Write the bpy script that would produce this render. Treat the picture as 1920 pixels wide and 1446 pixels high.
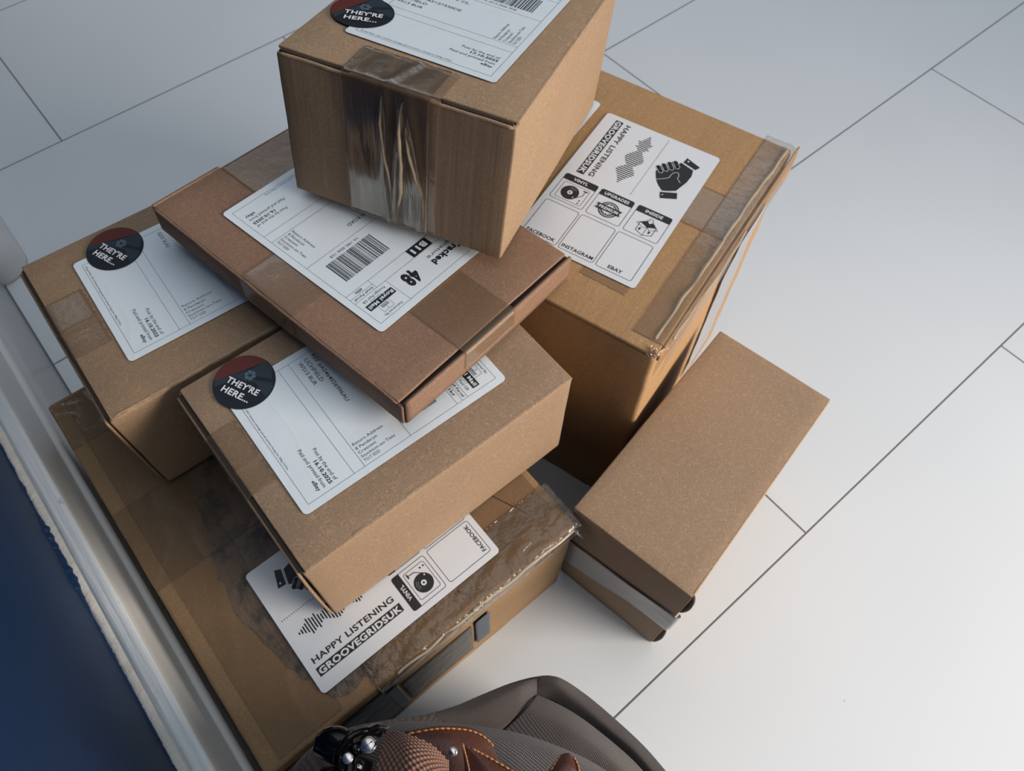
import bpy, bmesh, math, random
from mathutils import Vector, Matrix, noise
from mathutils.geometry import tessellate_polygon

for o in list(bpy.data.objects): bpy.data.objects.remove(o)
S = bpy.context.scene
COL = S.collection
PI = math.pi

# ------------------------------------------------------------------ camera
FPX = 1374.26
cd = bpy.data.cameras.new('camera'); cam = bpy.data.objects.new('camera', cd); COL.objects.link(cam)
cd.sensor_width = 36.0; cd.lens = FPX / 1920 * 36.0; cd.clip_start = .01; cd.clip_end = 50
cam.matrix_world = (Matrix.Translation((0, 0, .69364)) @ Matrix.Rotation(-.695018, 4, 'Z')
                    @ Matrix.Rotation(.507463, 4, 'X') @ Matrix.Rotation(.002482, 4, 'Z'))
cd.dof.use_dof = True; cd.dof.focus_distance = .40; cd.dof.aperture_fstop = 16.0
S.camera = cam

# ------------------------------------------------------------------ light
S.view_settings.view_transform = 'Standard'; S.view_settings.look = 'None'
S.view_settings.gamma = 1; S.view_settings.exposure = 0.0; S.view_settings.use_curve_mapping = False

world = bpy.data.worlds.new('room_ambient'); S.world = world; world.use_nodes = True
wn = world.node_tree; wn.nodes.clear()
wo = wn.nodes.new('ShaderNodeOutputWorld'); wb = wn.nodes.new('ShaderNodeBackground')
wt = wn.nodes.new('ShaderNodeTexCoord'); ws = wn.nodes.new('ShaderNodeSeparateXYZ'); wr = wn.nodes.new('ShaderNodeValToRGB')
wn.links.new(wt.outputs['Generated'], ws.inputs[0]); wn.links.new(ws.outputs['Z'], wr.inputs[0])
e = wr.color_ramp.elements
e[0].position = .0; e[0].color = (.03, .03, .032, 1)
e[1].position = 1; e[1].color = (1.14, 1.25, 1.38, 1)
x = wr.color_ramp.elements.new(.45); x.color = (.085, .09, .10, 1)
x = wr.color_ramp.elements.new(.75); x.color = (.66, .73, .81, 1)
wn.links.new(wr.outputs[0], wb.inputs[0]); wb.inputs[1].default_value = 1.0
wn.links.new(wb.outputs[0], wo.inputs[0])

def area(name, loc, target, sx, sy, power, col):
    l = bpy.data.lights.new(name, 'AREA'); l.shape = 'RECTANGLE'; l.size = sx; l.size_y = sy; l.energy = power; l.color = col
    o = bpy.data.objects.new(name, l); COL.objects.link(o); o.location = loc
    o.rotation_euler = (Vector(target) - Vector(loc)).to_track_quat('-Z', 'Y').to_euler()
    return o
# daylight falling in through the window at the right
area('window_daylight', (1.02, -1.36, .76), (-.12, .12, .10), .95, .85, 15.5, (1.0, .89, .78)).data.spread = math.radians(92)

# ------------------------------------------------------------------ node helpers
def mat(name, col=(.8, .8, .8), rough=.5, **kw):
    m = bpy.data.materials.new(name); m.use_nodes = True
    b = m.node_tree.nodes['Principled BSDF']
    b.inputs['Base Color'].default_value = (*col, 1); b.inputs['Roughness'].default_value = rough
    for k, v in kw.items(): b.inputs[k.replace('_', ' ')].default_value = v
    return m
class N:
    def __init__(s, m): s.t = m.node_tree; s.b = s.t.nodes['Principled BSDF']; s.o = s.t.nodes['Material Output']
    def n(s, k, **kw):
        a = s.t.nodes.new('ShaderNode' + k)
        for q, v in kw.items(): setattr(a, q, v)
        return a
    def l(s, a, b): s.t.links.new(a, b)
    def coord(s, out='Object'): return s.n('TexCoord').outputs[out]
    def mapp(s, vec, scale=(1, 1, 1), rot=(0, 0, 0)):
        a = s.n('Mapping'); a.inputs['Scale'].default_value = scale; a.inputs['Rotation'].default_value = rot; s.l(vec, a.inputs[0]); return a.outputs[0]
    def noise(s, vec, sc, det=3, rough=.5):
        a = s.n('TexNoise'); a.inputs['Scale'].default_value = sc; a.inputs['Detail'].default_value = det; a.inputs['Roughness'].default_value = rough
        s.l(vec, a.inputs['Vector']); return a.outputs['Fac']
    def ramp(s, v, stops):
        a = s.n('ValToRGB'); el = a.color_ramp.elements
        while len(el) < len(stops): el.new(.5)
        for q, (p, c) in zip(el, stops): q.position = p; q.color = (*c, 1) if len(c) == 3 else c
        s.l(v, a.inputs[0]); return a.outputs[0]
    def mix(s, f, a, b, mode='MIX'):
        m = s.n('Mix', data_type='RGBA', blend_type=mode)
        for i, v in ((0, f), (6, a), (7, b)):
            if hasattr(v, 'links'): s.l(v, m.inputs[i])
            else: m.inputs[i].default_value = v if i == 0 else (*v, 1)
        return m.outputs[2]
    def math(s, op, a, b=None, c=None):
        m = s.n('Math', operation=op)
        for i, v in enumerate((a, b, c)):
            if v is None: continue
            if hasattr(v, 'links'): s.l(v, m.inputs[i])
            else: m.inputs[i].default_value = v
        return m.outputs[0]
    def bump(s, h, strength, dist, prev=None):
        a = s.n('Bump'); a.inputs['Strength'].default_value = strength; a.inputs['Distance'].default_value = dist
        s.l(h, a.inputs['Height'])
        if prev is not None: s.l(prev, a.inputs['Normal'])
        return a.outputs[0]

def kraft(name, col, flute=None, fade=.1, big=.10):
    """brown kraft board: fine fibre flecks, slow tone drift, optional flute stripes along an axis"""
    m = mat(name, col, .78); g = N(m); v = g.coord()
    f1 = g.noise(v, 900, 4, .65); f2 = g.noise(v, 260, 3, .6); f3 = g.noise(v, 14, 2)
    c = g.mix(g.ramp(f1, [(.36, (0, 0, 0)), (.66, (1, 1, 1))]), tuple(q * .60 for q in col), tuple(min(1, q * 1.32) for q in col))
    c = g.mix(g.ramp(f2, [(.35, (0, 0, 0)), (.65, (1, 1, 1))]), tuple(q * .84 for q in col), c, 'MIX')
    c = g.mix(big, c, g.ramp(f3, [(.3, tuple(q * .6 for q in col)), (.7, tuple(min(1, q * 1.3) for q in col))]))
    vo = g.n('TexVoronoi'); vo.inputs['Scale'].default_value = 210; g.l(v, vo.inputs['Vector'])
    sp = g.ramp(vo.outputs['Distance'], [(.035, (1, 1, 1)), (.075, (0, 0, 0))])
    c = g.mix(g.math('MULTIPLY', sp, .35), c, tuple(q * .55 for q in col))
    vo2 = g.n('TexVoronoi'); vo2.inputs['Scale'].default_value = 170; g.l(g.mapp(v, rot=(.5, .2, .7)), vo2.inputs['Vector'])
    sp2 = g.ramp(vo2.outputs['Distance'], [(.03, (1, 1, 1)), (.06, (0, 0, 0))])
    c = g.mix(g.math('MULTIPLY', sp2, .4), c, tuple(min(1, q * 1.7) for q in col))
    nb = g.bump(f1, .25, .0003)
    if flute:
        w = g.noise(g.mapp(v, scale=flute), 1, 3, .6)
        c = g.mix(g.math('MULTIPLY', g.ramp(w, [(.38, (1, 1, 1)), (.62, (0, 0, 0))]), fade), c, tuple(q * .62 for q in col))
        nb = g.bump(w, .5, .001, nb)
    g.l(c, g.b.inputs['Base Color']); g.l(nb, g.b.inputs['Normal'])
    return m

def tape_mat(name, tint=(.80, .77, .74), glossfac=.05, haze=(.42, .38, .33), hz=.12, scale=60, bump=.5, stretch=(1, 1, 1), rough=.16):
    """clear packing tape: see-through film with a little haze and wrinkled gloss"""
    m = mat(name, haze, rough); g = N(m); v = g.coord()
    f = g.noise(g.mapp(v, scale=stretch), scale, 4, .6)
    f2 = g.noise(g.mapp(v, scale=stretch, rot=(.3, .2, .5)), scale * 4, 3, .6)
    nb = g.bump(f, bump, .004); nb = g.bump(f2, bump * .5, .001, nb)
    tr = g.n('BsdfTransparent'); tr.inputs[0].default_value = (*tint, 1)
    gl = g.n('BsdfGlossy'); gl.inputs['Roughness'].default_value = rough; gl.inputs['Color'].default_value = (1, 1, 1, 1); g.l(nb, gl.inputs['Normal'])
    df = g.n('BsdfDiffuse'); df.inputs['Color'].default_value = (*haze, 1); g.l(nb, df.inputs['Normal'])
    m1 = g.n('MixShader'); m1.inputs[0].default_value = hz; g.l(tr.outputs[0], m1.inputs[1]); g.l(df.outputs[0], m1.inputs[2])
    fr = g.n('Fresnel'); fr.inputs['IOR'].default_value = 1.45; g.l(nb, fr.inputs['Normal'])
    fac = g.math('MULTIPLY', fr.outputs[0], glossfac / .04 * .35)
    fac = g.math('MINIMUM', fac, .8)
    m2 = g.n('MixShader'); g.l(fac, m2.inputs[0]); g.l(m1.outputs[0], m2.inputs[1]); g.l(gl.outputs[0], m2.inputs[2])
    g.l(m2.outputs[0], g.o.inputs['Surface'])
    return m

# ------------------------------------------------------------------ materials
M = {}
M['A'] = kraft('kraft_warm', (.315, .205, .122))
M['B'] = kraft('kraft_grey_brown', (.330, .220, .138))
M['C'] = kraft('kraft_reddish', (.265, .155, .098))
M['D'] = kraft('kraft_golden', (.43, .255, .118), flute=(12, 75, 12), fade=.10, big=.14)
M['E'] = kraft('kraft_tan', (.285, .175, .085), big=.3)
M['Eside'] = M['E']
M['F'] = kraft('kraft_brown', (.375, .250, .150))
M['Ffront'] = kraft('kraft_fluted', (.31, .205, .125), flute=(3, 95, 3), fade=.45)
M['G'] = kraft('kraft_plain', (.345, .230, .142))
M['Gend'] = kraft('kraft_end_fluted', (.33, .235, .165), flute=(4, 4, 500), fade=.35)
M['edge'] = mat('gap_shade_dark', (.035, .022, .014), .9)  # near-black fill that paints the shade inside gaps, slots and slits
M['rim'] = kraft('kraft_rubbed_edge', (.40, .275, .17))
M['tape'] = tape_mat('clear_tape', (.95, .93, .90), .022, hz=.09, bump=.2, haze=(.34, .26, .18), rough=.25, scale=35)
M['tape_soft'] = tape_mat('clear_tape_flat', (.955, .935, .91), .022, hz=.08, bump=.10, scale=25, haze=(.34, .26, .18), rough=.25)
M['tape_wrinkle'] = tape_mat('clear_tape_wrinkled', (.885, .86, .83), .055, hz=.06, haze=(.30, .25, .21), bump=.4, scale=26, stretch=(1, 1.8, .22))
M['tape_crumple'] = tape_mat('clear_tape_crumpled', (.95, .93, .905), .03, hz=.10, haze=(.36, .28, .20), bump=.35, scale=40)
M['tape_spark'] = tape_mat('clear_tape_shiny', (.95, .93, .905), .075, hz=.09, haze=(.36, .28, .20), bump=1.0, scale=48, rough=.12)
M['tape_milky'] = tape_mat('milky_tape', (.62, .62, .64), .10, haze=(.50, .50, .53), hz=.55, bump=.2)
M['tape_shine'] = mat('tape_fold_shine', (.50, .42, .31), .14, Alpha=.62, Specular_IOR_Level=.8)  # pale colour stands in for the highlight on folds along taped edges
M['tape_ridge'] = mat('tape_fold_highlight', (.42, .34, .24), .2, Alpha=.8)  # tan colour paints the light caught by bunched tape

def paper_mat(name, col, crease=.07, rough=.5, spec=.5):
    m = mat(name, col, rough, Specular_IOR_Level=spec); g = N(m); v = g.coord()
    a = g.noise(v, 22, 3, .5); r = g.n('TexWave'); r.inputs['Scale'].default_value = 2.2; r.inputs['Distortion'].default_value = 9; r.inputs['Detail'].default_value = 2
    g.l(g.mapp(v, scale=(6, 3, 6)), r.inputs['Vector'])
    nb = g.bump(a, crease, .01); nb = g.bump(g.ramp(r.outputs['Fac'], [(.93, (0, 0, 0)), (1, (1, 1, 1))]), crease * .5, .0015, nb)
    g.l(nb, g.b.inputs['Normal'])
    return m
M['paper'] = paper_mat('white_label_paper', (.70, .77, .82))
M['paper_gloss'] = paper_mat('satin_label_paper', (.68, .71, .75), .05, .38, .7)
M['ink'] = mat('black_print', (.012, .012, .014), .5)
M['ink_soft'] = mat('fine_grey_print', (.045, .048, .055), .6)
M['line'] = mat('label_rule_line', (.10, .11, .13), .6)
M['navy'] = mat('sticker_navy', (.010, .014, .022), .5, Specular_IOR_Level=.25)
M['red'] = mat('sticker_red', (.105, .022, .018), .5, Specular_IOR_Level=.25)
M['slate'] = mat('sticker_slate', (.022, .035, .050), .5, Specular_IOR_Level=.25)
M['slate2'] = mat('sticker_pale_slate', (.09, .14, .175), .5, Specular_IOR_Level=.25)
M['stwhite'] = mat('sticker_white_text', (.78, .80, .80), .5)

# ------------------------------------------------------------------ object helpers
def link(o, parent=None):
    COL.objects.link(o)
    if parent is not None: o.parent = parent
    return o
def obj(name, me, mats, parent=None, smooth=True):
    if isinstance(me, bmesh.types.BMesh):
        b = me; me = bpy.data.meshes.new(name); b.normal_update(); b.to_mesh(me); b.free()
    for q in (mats if isinstance(mats, (list, tuple)) else [mats]): me.materials.append(q)
    if smooth:
        for q in me.polygons: q.use_smooth = True
    return link(bpy.data.objects.new(name, me), parent)
def tag(o, label, cat=None, group=None, kind=None):
    if label: o['label'] = label
    if cat: o['category'] = cat
    if group: o['group'] = group
    if kind: o['kind'] = kind
    return o
def empty(name, mw):
    o = bpy.data.objects.new(name, None); COL.objects.link(o); o.empty_display_size = .03; o.matrix_world = mw
    return o
def nz(p, s, amp, seed=0.0):
    return noise.noise(Vector((p[0] * s + seed, p[1] * s + seed * 1.7, p[2] * s - seed))) * amp

def rounded_box(w, d, h, r=.0015, seed=1.0, bow=.0, wob=.0004, n=14, x0=0, y0=0, z0=0, keep_top=True):
    """closed board box with softly rounded, slightly wavy edges"""
    bm = bmesh.new(); vd = {}
    def axis(L):
        a = [0, r * .5, r]
        m = max(2, int(n * L / max(w, d, h)))
        a += [r + (L - 2 * r) * i / m for i in range(1, m)] + [L - r, L - r * .5, L]
        return a
    X, Y, Z = axis(w), axis(d), axis(h)
    def vert(x, y, z):
        k = (round(x, 6), round(y, 6), round(z, 6))
        if k in vd: return vd[k]
        p = Vector((x, y, z)); c = Vector((min(max(x, r), w - r), min(max(y, r), d - r), min(max(z, r), h - r)))
        v = p - c
        if v.length > 1e-9: p = c + v.normalized() * r
        # bow the four walls a little, leave top and bottom flat
        fx, fy, fz = 4 * x / w * (1 - x / w), 4 * y / d * (1 - y / d), 4 * z / h * (1 - z / h)
        if x < 1e-9 or x > w - 1e-9: p.x += (1 if x > 0 else -1) * bow * fy * fz
        if y < 1e-9 or y > d - 1e-9: p.y += (1 if y > 0 else -1) * bow * fx * fz
        if wob: p += Vector((nz((x, y, z), 45, wob, seed), nz((x, y, z), 45, wob, seed + 9), -abs(nz((x, y, z), 45, wob * .6, seed + 20)) if z > h * .5 else 0))
        vd[k] = bm.verts.new(p + Vector((x0, y0, z0))); return vd[k]
    def face(A, B, f):
        for i in range(len(A) - 1):
            for j in range(len(B) - 1):
                q = [f(A[i], B[j]), f(A[i + 1], B[j]), f(A[i + 1], B[j + 1]), f(A[i], B[j + 1])]
                if len(set(q)) == 4:
                    try: bm.faces.new(q)
                    except ValueError: pass
    face(X, Y, lambda a, b: vert(a, b, h)); face(Y, X, lambda b, a: vert(a, b, 0))
    face(Y, Z, lambda a, b: vert(w, a, b)); face(Z, Y, lambda b, a: vert(0, a, b))
    face(X, Z, lambda a, b: vert(a, 0, b)); face(Z, X, lambda b, a: vert(a, d, b))
    bmesh.ops.recalc_face_normals(bm, faces=bm.faces)
    return bm

def slab(f, nu, nv, t, closed=True):
    """f(u,v) -> point and the sheet gets thickness t against its normal"""
    bm = bmesh.new(); G = [[Vector(f(i / nu, j / nv)) for j in range(nv + 1)] for i in range(nu + 1)]
    def nrm(i, j):
        a = G[min(i + 1, nu)][j] - G[max(i - 1, 0)][j]; b = G[i][min(j + 1, nv)] - G[i][max(j - 1, 0)]
        q = a.cross(b); return q.normalized() if q.length > 1e-12 else Vector((0, 0, 1))
    T = [[bm.verts.new(G[i][j]) for j in range(nv + 1)] for i in range(nu + 1)]
    for i in range(nu):
        for j in range(nv): bm.faces.new((T[i][j], T[i + 1][j], T[i + 1][j + 1], T[i][j + 1]))
    if t:
        Bt = [[bm.verts.new(G[i][j] - nrm(i, j) * t) for j in range(nv + 1)] for i in range(nu + 1)]
        for i in range(nu):
            for j in range(nv): bm.faces.new((Bt[i][j + 1], Bt[i + 1][j + 1], Bt[i + 1][j], Bt[i][j]))
        for i in range(nu):
            bm.faces.new((T[i + 1][0], T[i][0], Bt[i][0], Bt[i + 1][0])); bm.faces.new((T[i][nv], T[i + 1][nv], Bt[i + 1][nv], Bt[i][nv]))
        for j in range(nv):
            bm.faces.new((T[0][j], T[0][j + 1], Bt[0][j + 1], Bt[0][j])); bm.faces.new((T[nu][j + 1], T[nu][j], Bt[nu][j], Bt[nu][j + 1]))
    bmesh.ops.recalc_face_normals(bm, faces=bm.faces)
    return bm

def path_strip(path, across0, across1, n_across, t, disp=None, jag=.0, seed=3.0):
    """strip following a polyline `path` of (point, normal) in the plane orthogonal to `across`, e.g. tape folded over an edge"""
    pts = path; nu = len(pts) - 1
    def f(u, v):
        i = min(int(round(u * nu)), nu); p, nrm = pts[i]
        a = across0 + (across1 - across0) * v
        q = Vector(p) + Vector(a)
        if jag and (i == 0 or i == nu): q += (Vector(pts[1][0]) - Vector(pts[0][0])) * (random.random() - .5) * jag
        if disp: q += Vector(nrm) * disp(q, u, v)
        return q
    return slab(f, nu, n_across, t)

# ------------------------------------------------------------------ print layer (text and shapes laid on labels)
_tc = {}
def text_tris(s, bold):
    k = (s, bold)
    if k in _tc: return _tc[k]
    cu = bpy.data.curves.new('t', 'FONT'); cu.body = s; cu.size = 1; cu.resolution_u = 3; cu.offset = bold; cu.space_character = 1 + bold * 2.6
    o = bpy.data.objects.new('t', cu); COL.objects.link(o); dg = bpy.context.evaluated_depsgraph_get(); dg.update()
    ev = o.evaluated_get(dg); me = ev.to_mesh()
    vs = [(v.co.x, v.co.y) for v in me.vertices]; fs = [tuple(p.vertices) for p in me.polygons]
    ev.to_mesh_clear(); bpy.data.objects.remove(o); bpy.data.curves.remove(cu)
    _tc[k] = (vs, fs); return _tc[k]
class Ink:
    def __init__(s): s.it = []                       # (verts2d, faces, matindex, layer)
    def poly(s, pts, m=1, lay=1):
        tr = tessellate_polygon([[Vector((p[0], p[1], 0)) for p in pts]]); s.it.append((list(pts), [tuple(t) for t in tr], m, lay))
    def rect(s, x0, y0, x1, y1, m=1, lay=1): s.poly([(x0, y0), (x1, y0), (x1, y1), (x0, y1)], m, lay)
    def line(s, a, b, w=.25, m=3, lay=1):
        a, b = Vector(a), Vector(b); d = (b - a).normalized(); n = Vector((-d.y, d.x)) * w / 2
        s.poly([tuple(a - n), tuple(b - n), tuple(b + n), tuple(a + n)], m, lay)
    def path(s, pts, w=.3, m=1, lay=1, close=False):
        q = list(pts) + ([pts[0]] if close else [])
        for a, b in zip(q, q[1:]): s.line(a, b, w, m, lay)
        for a in q: s.circ(a[0], a[1], w / 2, m, lay, 8)
    def circ(s, x, y, r, m=1, lay=1, n=32): s.poly([(x + r * math.cos(2 * PI * i / n), y + r * math.sin(2 * PI * i / n)) for i in range(n)], m, lay)
    def rrpts(s, x0, y0, x1, y1, r, n=5):
        o = []
        for cx, cy, a0 in ((x1 - r, y1 - r, 0), (x0 + r, y1 - r, 90), (x0 + r, y0 + r, 180), (x1 - r, y0 + r, 270)):
            for i in range(n + 1): a = math.radians(a0 + 90 * i / n); o.append((cx + r * math.cos(a), cy + r * math.sin(a)))
        return o
    def rr(s, x0, y0, x1, y1, r=1, w=.35, m=1, lay=1):
        q = s.rrpts(x0, y0, x1, y1, r)
        for a, b in zip(q, q[1:] + q[:1]): s.line(a, b, w, m, lay)
    def text(s, t, x, y, w, h, ang=0, bold=0.0, m=1, lay=1):
        """lower-left corner x,y; total width w, cap height h, in mm; ang in degrees"""
        vs, fs = text_tris(t, bold)
        hv, _ = text_tris('H', bold); H = max(v[1] for v in hv)
        x0 = min(v[0] for v in vs); x1 = max(v[0] for v in vs); sx = w / (x1 - x0); sy = h / H
        c, sn = math.cos(math.radians(ang)), math.sin(math.radians(ang))
        o = []
        for a, b in vs:
            a, b = (a - x0) * sx, b * sy; o.append((x + a * c - b * sn, y + a * sn + b * c))
        s.it.append((o, fs, m, lay))

def rrect_pts(x0, y0, x1, y1, r, n=6): return Ink().rrpts(x0, y0, x1, y1, r, n)
def flat_part(name, outline, ink, mapf, mats, parent, t=.00016, lift=.00025, grid=None):
    """a thin sheet (outline in mm) with print on it as one mesh; mapf(U,V,h) -> local point"""
    bm = bmesh.new()
    top = [bm.verts.new(mapf(u, v, lift + t)) for u, v in outline]; bot = [bm.verts.new(mapf(u, v, lift)) for u, v in outline]
    f = bm.faces.new(top); f.material_index = 0
    f = bm.faces.new(bot[::-1]); f.material_index = 0
    n = len(top)
    for i in range(n): bm.faces.new((bot[i], bot[(i + 1) % n], top[(i + 1) % n], top[i])).material_index = 0
    bm.normal_update()
    base = bm.faces[:] if False else None
    up = (Vector(mapf(50, 50, 1)) - Vector(mapf(50, 50, 0)))
    for vs, fs, m, lay in ink.it:
        vv = [bm.verts.new(mapf(a, b, lift + t + .00008 * lay)) for a, b in vs]
        for q in fs:
            if len(set(q)) < 3: continue
            try: ff = bm.faces.new([vv[i] for i in q])
            except ValueError: continue
            ff.normal_update()
            if ff.normal.dot(up) < 0: ff.normal_flip()
            ff.material_index = m
    me = bpy.data.meshes.new(name); bm.to_mesh(me); bm.free()
    return obj(name, me, mats, parent, smooth=False)
# ------------------------------------------------------------------ label artwork (mm, portrait, origin bottom left)
def mail_label(addr, num, date, weight, dy=0.0, code='B11'):
    k = Ink(); L = .22
    for a, b in (((5.3, 5.3), (97, 5.3)), ((97, 5.3), (97, 146.6)), ((97, 146.6), (5.3, 146.6)), ((5.3, 146.6), (5.3, 5.3))): k.line(a, b, L)
    for y in (37.4, 45.1, 79 + dy, 115.4, 123.8): k.line((5.3, y), (97, y), L)
    k.line((77.4, 115.4), (77.4, 123.8), L); k.line((69.5, 123.8), (69.5, 146.6), L); k.line((77.4, 119.6), (97, 119.6), L)
    # delivery mark
    k.text('Delivered By', 75, 143.4, 15.5, 1.7, m=2)
    k.rr(79.5, 129, 88.5, 141.8, .3, .18, 2)
    k.text('oto', 81, 137.2, 6, 2.2, m=1, bold=.02); k.line((81, 136.5), (87, 136.5), .35, 1); k.line((84, 139.6), (84, 141), .3, 1)
    k.rect(71.2, 130.2, 94.2, 135.4, 1, 2); k.text('Royal Mail', 72.2, 131.6, 21, 2.7, bold=.035, m=0, lay=3)
    k.text('Postage Paid GB', 73.6, 126.1, 19.4, 1.9, m=2)
    k.text('Small Parcel', 79, 121, 16, 1.7, m=1, bold=.01); k.text(weight, 84.8, 116.6, 6, 2, m=1, bold=.02)
    # service
    k.text('Tracked', 9, 134, 27.5, 5, bold=.045); k.text('Signature', 9, 129.2, 27, 2.9, m=2)
    k.text('48', 49.6, 129, 12.2, 11.6, bold=.05)
    k.rect(23.6, 115.6, 42, 123.6, 1, 2); k.text(code, 26.4, 117.3, 13, 4.7, bold=.05, m=0, lay=3)
    # barcode
    rnd = random.Random(num); x = 47.2
    while x < 87:
        w = rnd.choice((.28, .28, .55, .8)); k.rect(x, 86.2 + dy, min(x + w, 87.2), 106 + dy); x += w + rnd.choice((.28, .3, .55, .85))
    k.text(num, 54.6 - dy * .5, 82.2 + dy, 25.4, 2, m=2)
    for s, x, y, w in addr: k.text(s, x, y, w, 2.7, m=1, bold=.004)
    # return address set sideways
    for s, x, w in (('Return Address', 81.2, 22), ('8 Penderyn', 84.7, 15.5), ('Crescent', 88, 12.8), ('Stockton-on-Tees', 91.3, 24.5), ('TS17 5DD', 94.6, 11.3)):
        k.text(s, x, 46.8, w, 2, ang=90, m=2)
    k.text('Post by the end of', 67.6, 25.6, 25.8, 2.4, m=1); k.text(date, 75, 21.9, 18.6, 2.4, m=1, bold=.03)
    k.text('Paid and printed from', 63, 17.8, 30.4, 2.4, m=1); k.text('eBay', 85.7, 14, 7.8, 2.4, m=1, bold=.015)
    k.text("Royal Mail: UK's lowest average parcel carbon footprint 200g CO2e", 8, 6.6, 62, 1.25, m=2)
    return k

def shop_label():
    k = Ink()
    k.rect(10.4, 78.6, 17.0, 147.2, 1, 1); k.text('GROOVEGRIDSUK', 11.5, 146.2, 66.6, 4.5, ang=-90, bold=.04, m=0, lay=2)
    k.text('HAPPY LISTENING', 20.2, 146.2, 66, 4.3, ang=-90, bold=.022, m=1)
    amp = [.9, 1.7, 2.8, 3.8, 6.4, 5.4, 4.4, 6.0, 3.6, 2.4, 3.4, 5, 6.4, 7.6, 8.2, 7.4, 6.2, 4.8, 3.2, 4.2, 6, 7.4, 8.1, 7, 5.4, 4, 2.8, 1.7, .8]
    for i, a in enumerate(amp): y = 143.2 - i * 2.03; k.rect(43.4 - a, y - .5, 43.4 + a * .95, y + .5)
    for i in range(37): k.circ(58, 148 - i * 1.9, .42, n=8)
    # two hands clasped in a grip
    k.poly([(78.9, 138.3), (92, 134), (89.9, 129.6), (78.3, 132.3)], 1); k.circ(81.3, 135.2, .8, 0, 2, 12)
    k.poly([(77.5, 131.6), (88.5, 128.9), (90.2, 122), (89.6, 113.5), (88.2, 108.5), (86.4, 101.5), (77.4, 95.6), (72.2, 99.5), (69.2, 102.6), (66.6, 106.4), (63.8, 111.8), (63.5, 118.5), (66, 121), (71.5, 129.5), (75.5, 128.5)], 1)
    for a, b in (((63.4, 117.4), (67.6, 113.6)), ((66.2, 121.6), (70.4, 117.2)), ((69.4, 125.4), (73.6, 120.8)), ((73, 129), (77, 124.4))):
        k.path([a, b], 3.7, 1, 2); 
        d = (Vector(b) - Vector(a)).normalized(); n = Vector((-d.y, d.x)) * 1.85
        k.path([tuple(Vector(a) + n), tuple(Vector(b) + n)], .35, 0, 3); k.path([tuple(Vector(a) - n), tuple(Vector(b) - n)], .35, 0, 3)
        k.path([tuple(Vector(b) + n), tuple(Vector(b) + d * 1.5), tuple(Vector(b) - n)], .35, 0, 3)
    k.path([(67.8, 104.4), (73.2, 108.5), (75.8, 111.2), (75.8, 115), (77.2, 118.6), (79.8, 119.6), (81.6, 117), (81.8, 113.8), (85.6, 110.6)], .4, 0, 3)
    k.poly([(76.2, 93.9), (88.2, 99.8), (90.7, 94), (79, 88)], 1, 2); k.path([(76, 95), (88, 100.8)], .5, 0, 3); k.line((78.6, 91.4), (79.7, 93), .5, 0, 3)
    k.path([(77.2, 131.2), (88.6, 128.3)], .5, 0, 3)
    for x0, x1, t in ((5, 33.6, 'VINYL'), (36.8, 65.2, 'UPGRADES'), (68.8, 97.1, 'INSIDE')):
        k.rr(x0, 45.5, x1, 73.8, 1.8, .4); q = k.rrpts(x0, 67.4, x1, 73.9, 1.6); k.poly([p if p[1] > 69 else ((x0 if p[0] < (x0 + x1) / 2 else x1), 67.4) for p in q], 1, 2)
        w = {'VINYL': 12.5, 'UPGRADES': 21, 'INSIDE': 14.5}[t]; k.text(t, (x0 + x1) / 2 - w / 2, 69.2, w, 2.9, bold=.03, m=0, lay=3)
    for x0, x1, t in ((5, 34, 'FACEBOOK'), (36, 65.2, 'INSTAGRAM'), (67.5, 96.6, 'EBAY')):
        k.rr(x0, 4.8, x1, 42, 1.8, .4); w = {'FACEBOOK': 24, 'INSTAGRAM': 26, 'EBAY': 11.5}[t]
        k.text(t, (x0 + x1) / 2 - w / 2, 7, w, 3.1, bold=.025)
    # record player
    k.rr(8.2, 48, 30.6, 65.4, 1.4, .35); k.circ(17.2, 56.6, 7.2); k.circ(17.2, 56.6, 2.1, 0, 2); k.circ(17.2, 56.6, .8, 1, 3, 12)
    for r in (4, 5.4): 
        q = [(17.2 + r * math.cos(a * PI / 12), 56.6 + r * math.sin(a * PI / 12)) for a in range(3, 9)]
        for a, b in zip(q, q[1:]): k.line(a, b, .12, 0, 2)
    k.path([(27.6, 63), (27.4, 58), (23.4, 53.4), (21.2, 52.8)], .5, 1, 3); k.line((25.8, 63.2), (29.4, 63.2), 1.0, 1, 3); k.circ(21.6, 53, 1.1, 1, 3, 14); k.circ(21.6, 53, .6, 0, 4, 12)
    k.circ(27.6, 52.6, .7, n=12); k.circ(27.6, 49.8, .7, n=12)
    # seal
    k.circ(51, 56.6, 7.8); k.circ(51, 56.6, 6.9, 0, 2)
    for i in range(36):
        a = i * PI / 18; k.circ(51 + 7.7 * math.cos(a), 56.6 + 7.7 * math.sin(a), .5, 1, 1, 8)
    k.circ(51, 56.6, 6.3, 1, 3); k.circ(51, 56.6, 5.2, 0, 4)
    for i in (-1, 0, 1): k.circ(51 + i * 2.6, 61.0 - abs(i) * .7, .55, 1, 5, 5); k.circ(51 + i * 2.6, 52.2 + abs(i) * .7, .55, 1, 5, 5)
    k.poly([(40.4, 54), (42, 56.6), (40.4, 59.4), (61.6, 59.4), (60, 56.6), (61.6, 54)], 1, 6); k.text('PREMIUM', 43, 55.2, 16, 2.8, bold=.03, m=0, lay=7)
    # open box with arrow
    k.path([(77.2, 59.2), (77.2, 50.2), (84, 47.4), (90.4, 50.2), (90.4, 59)], .5); k.path([(77.2, 59.2), (84, 56.4), (90.4, 59)], .5); k.line((84, 56.4), (84, 47.4), .4, 1)
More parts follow.
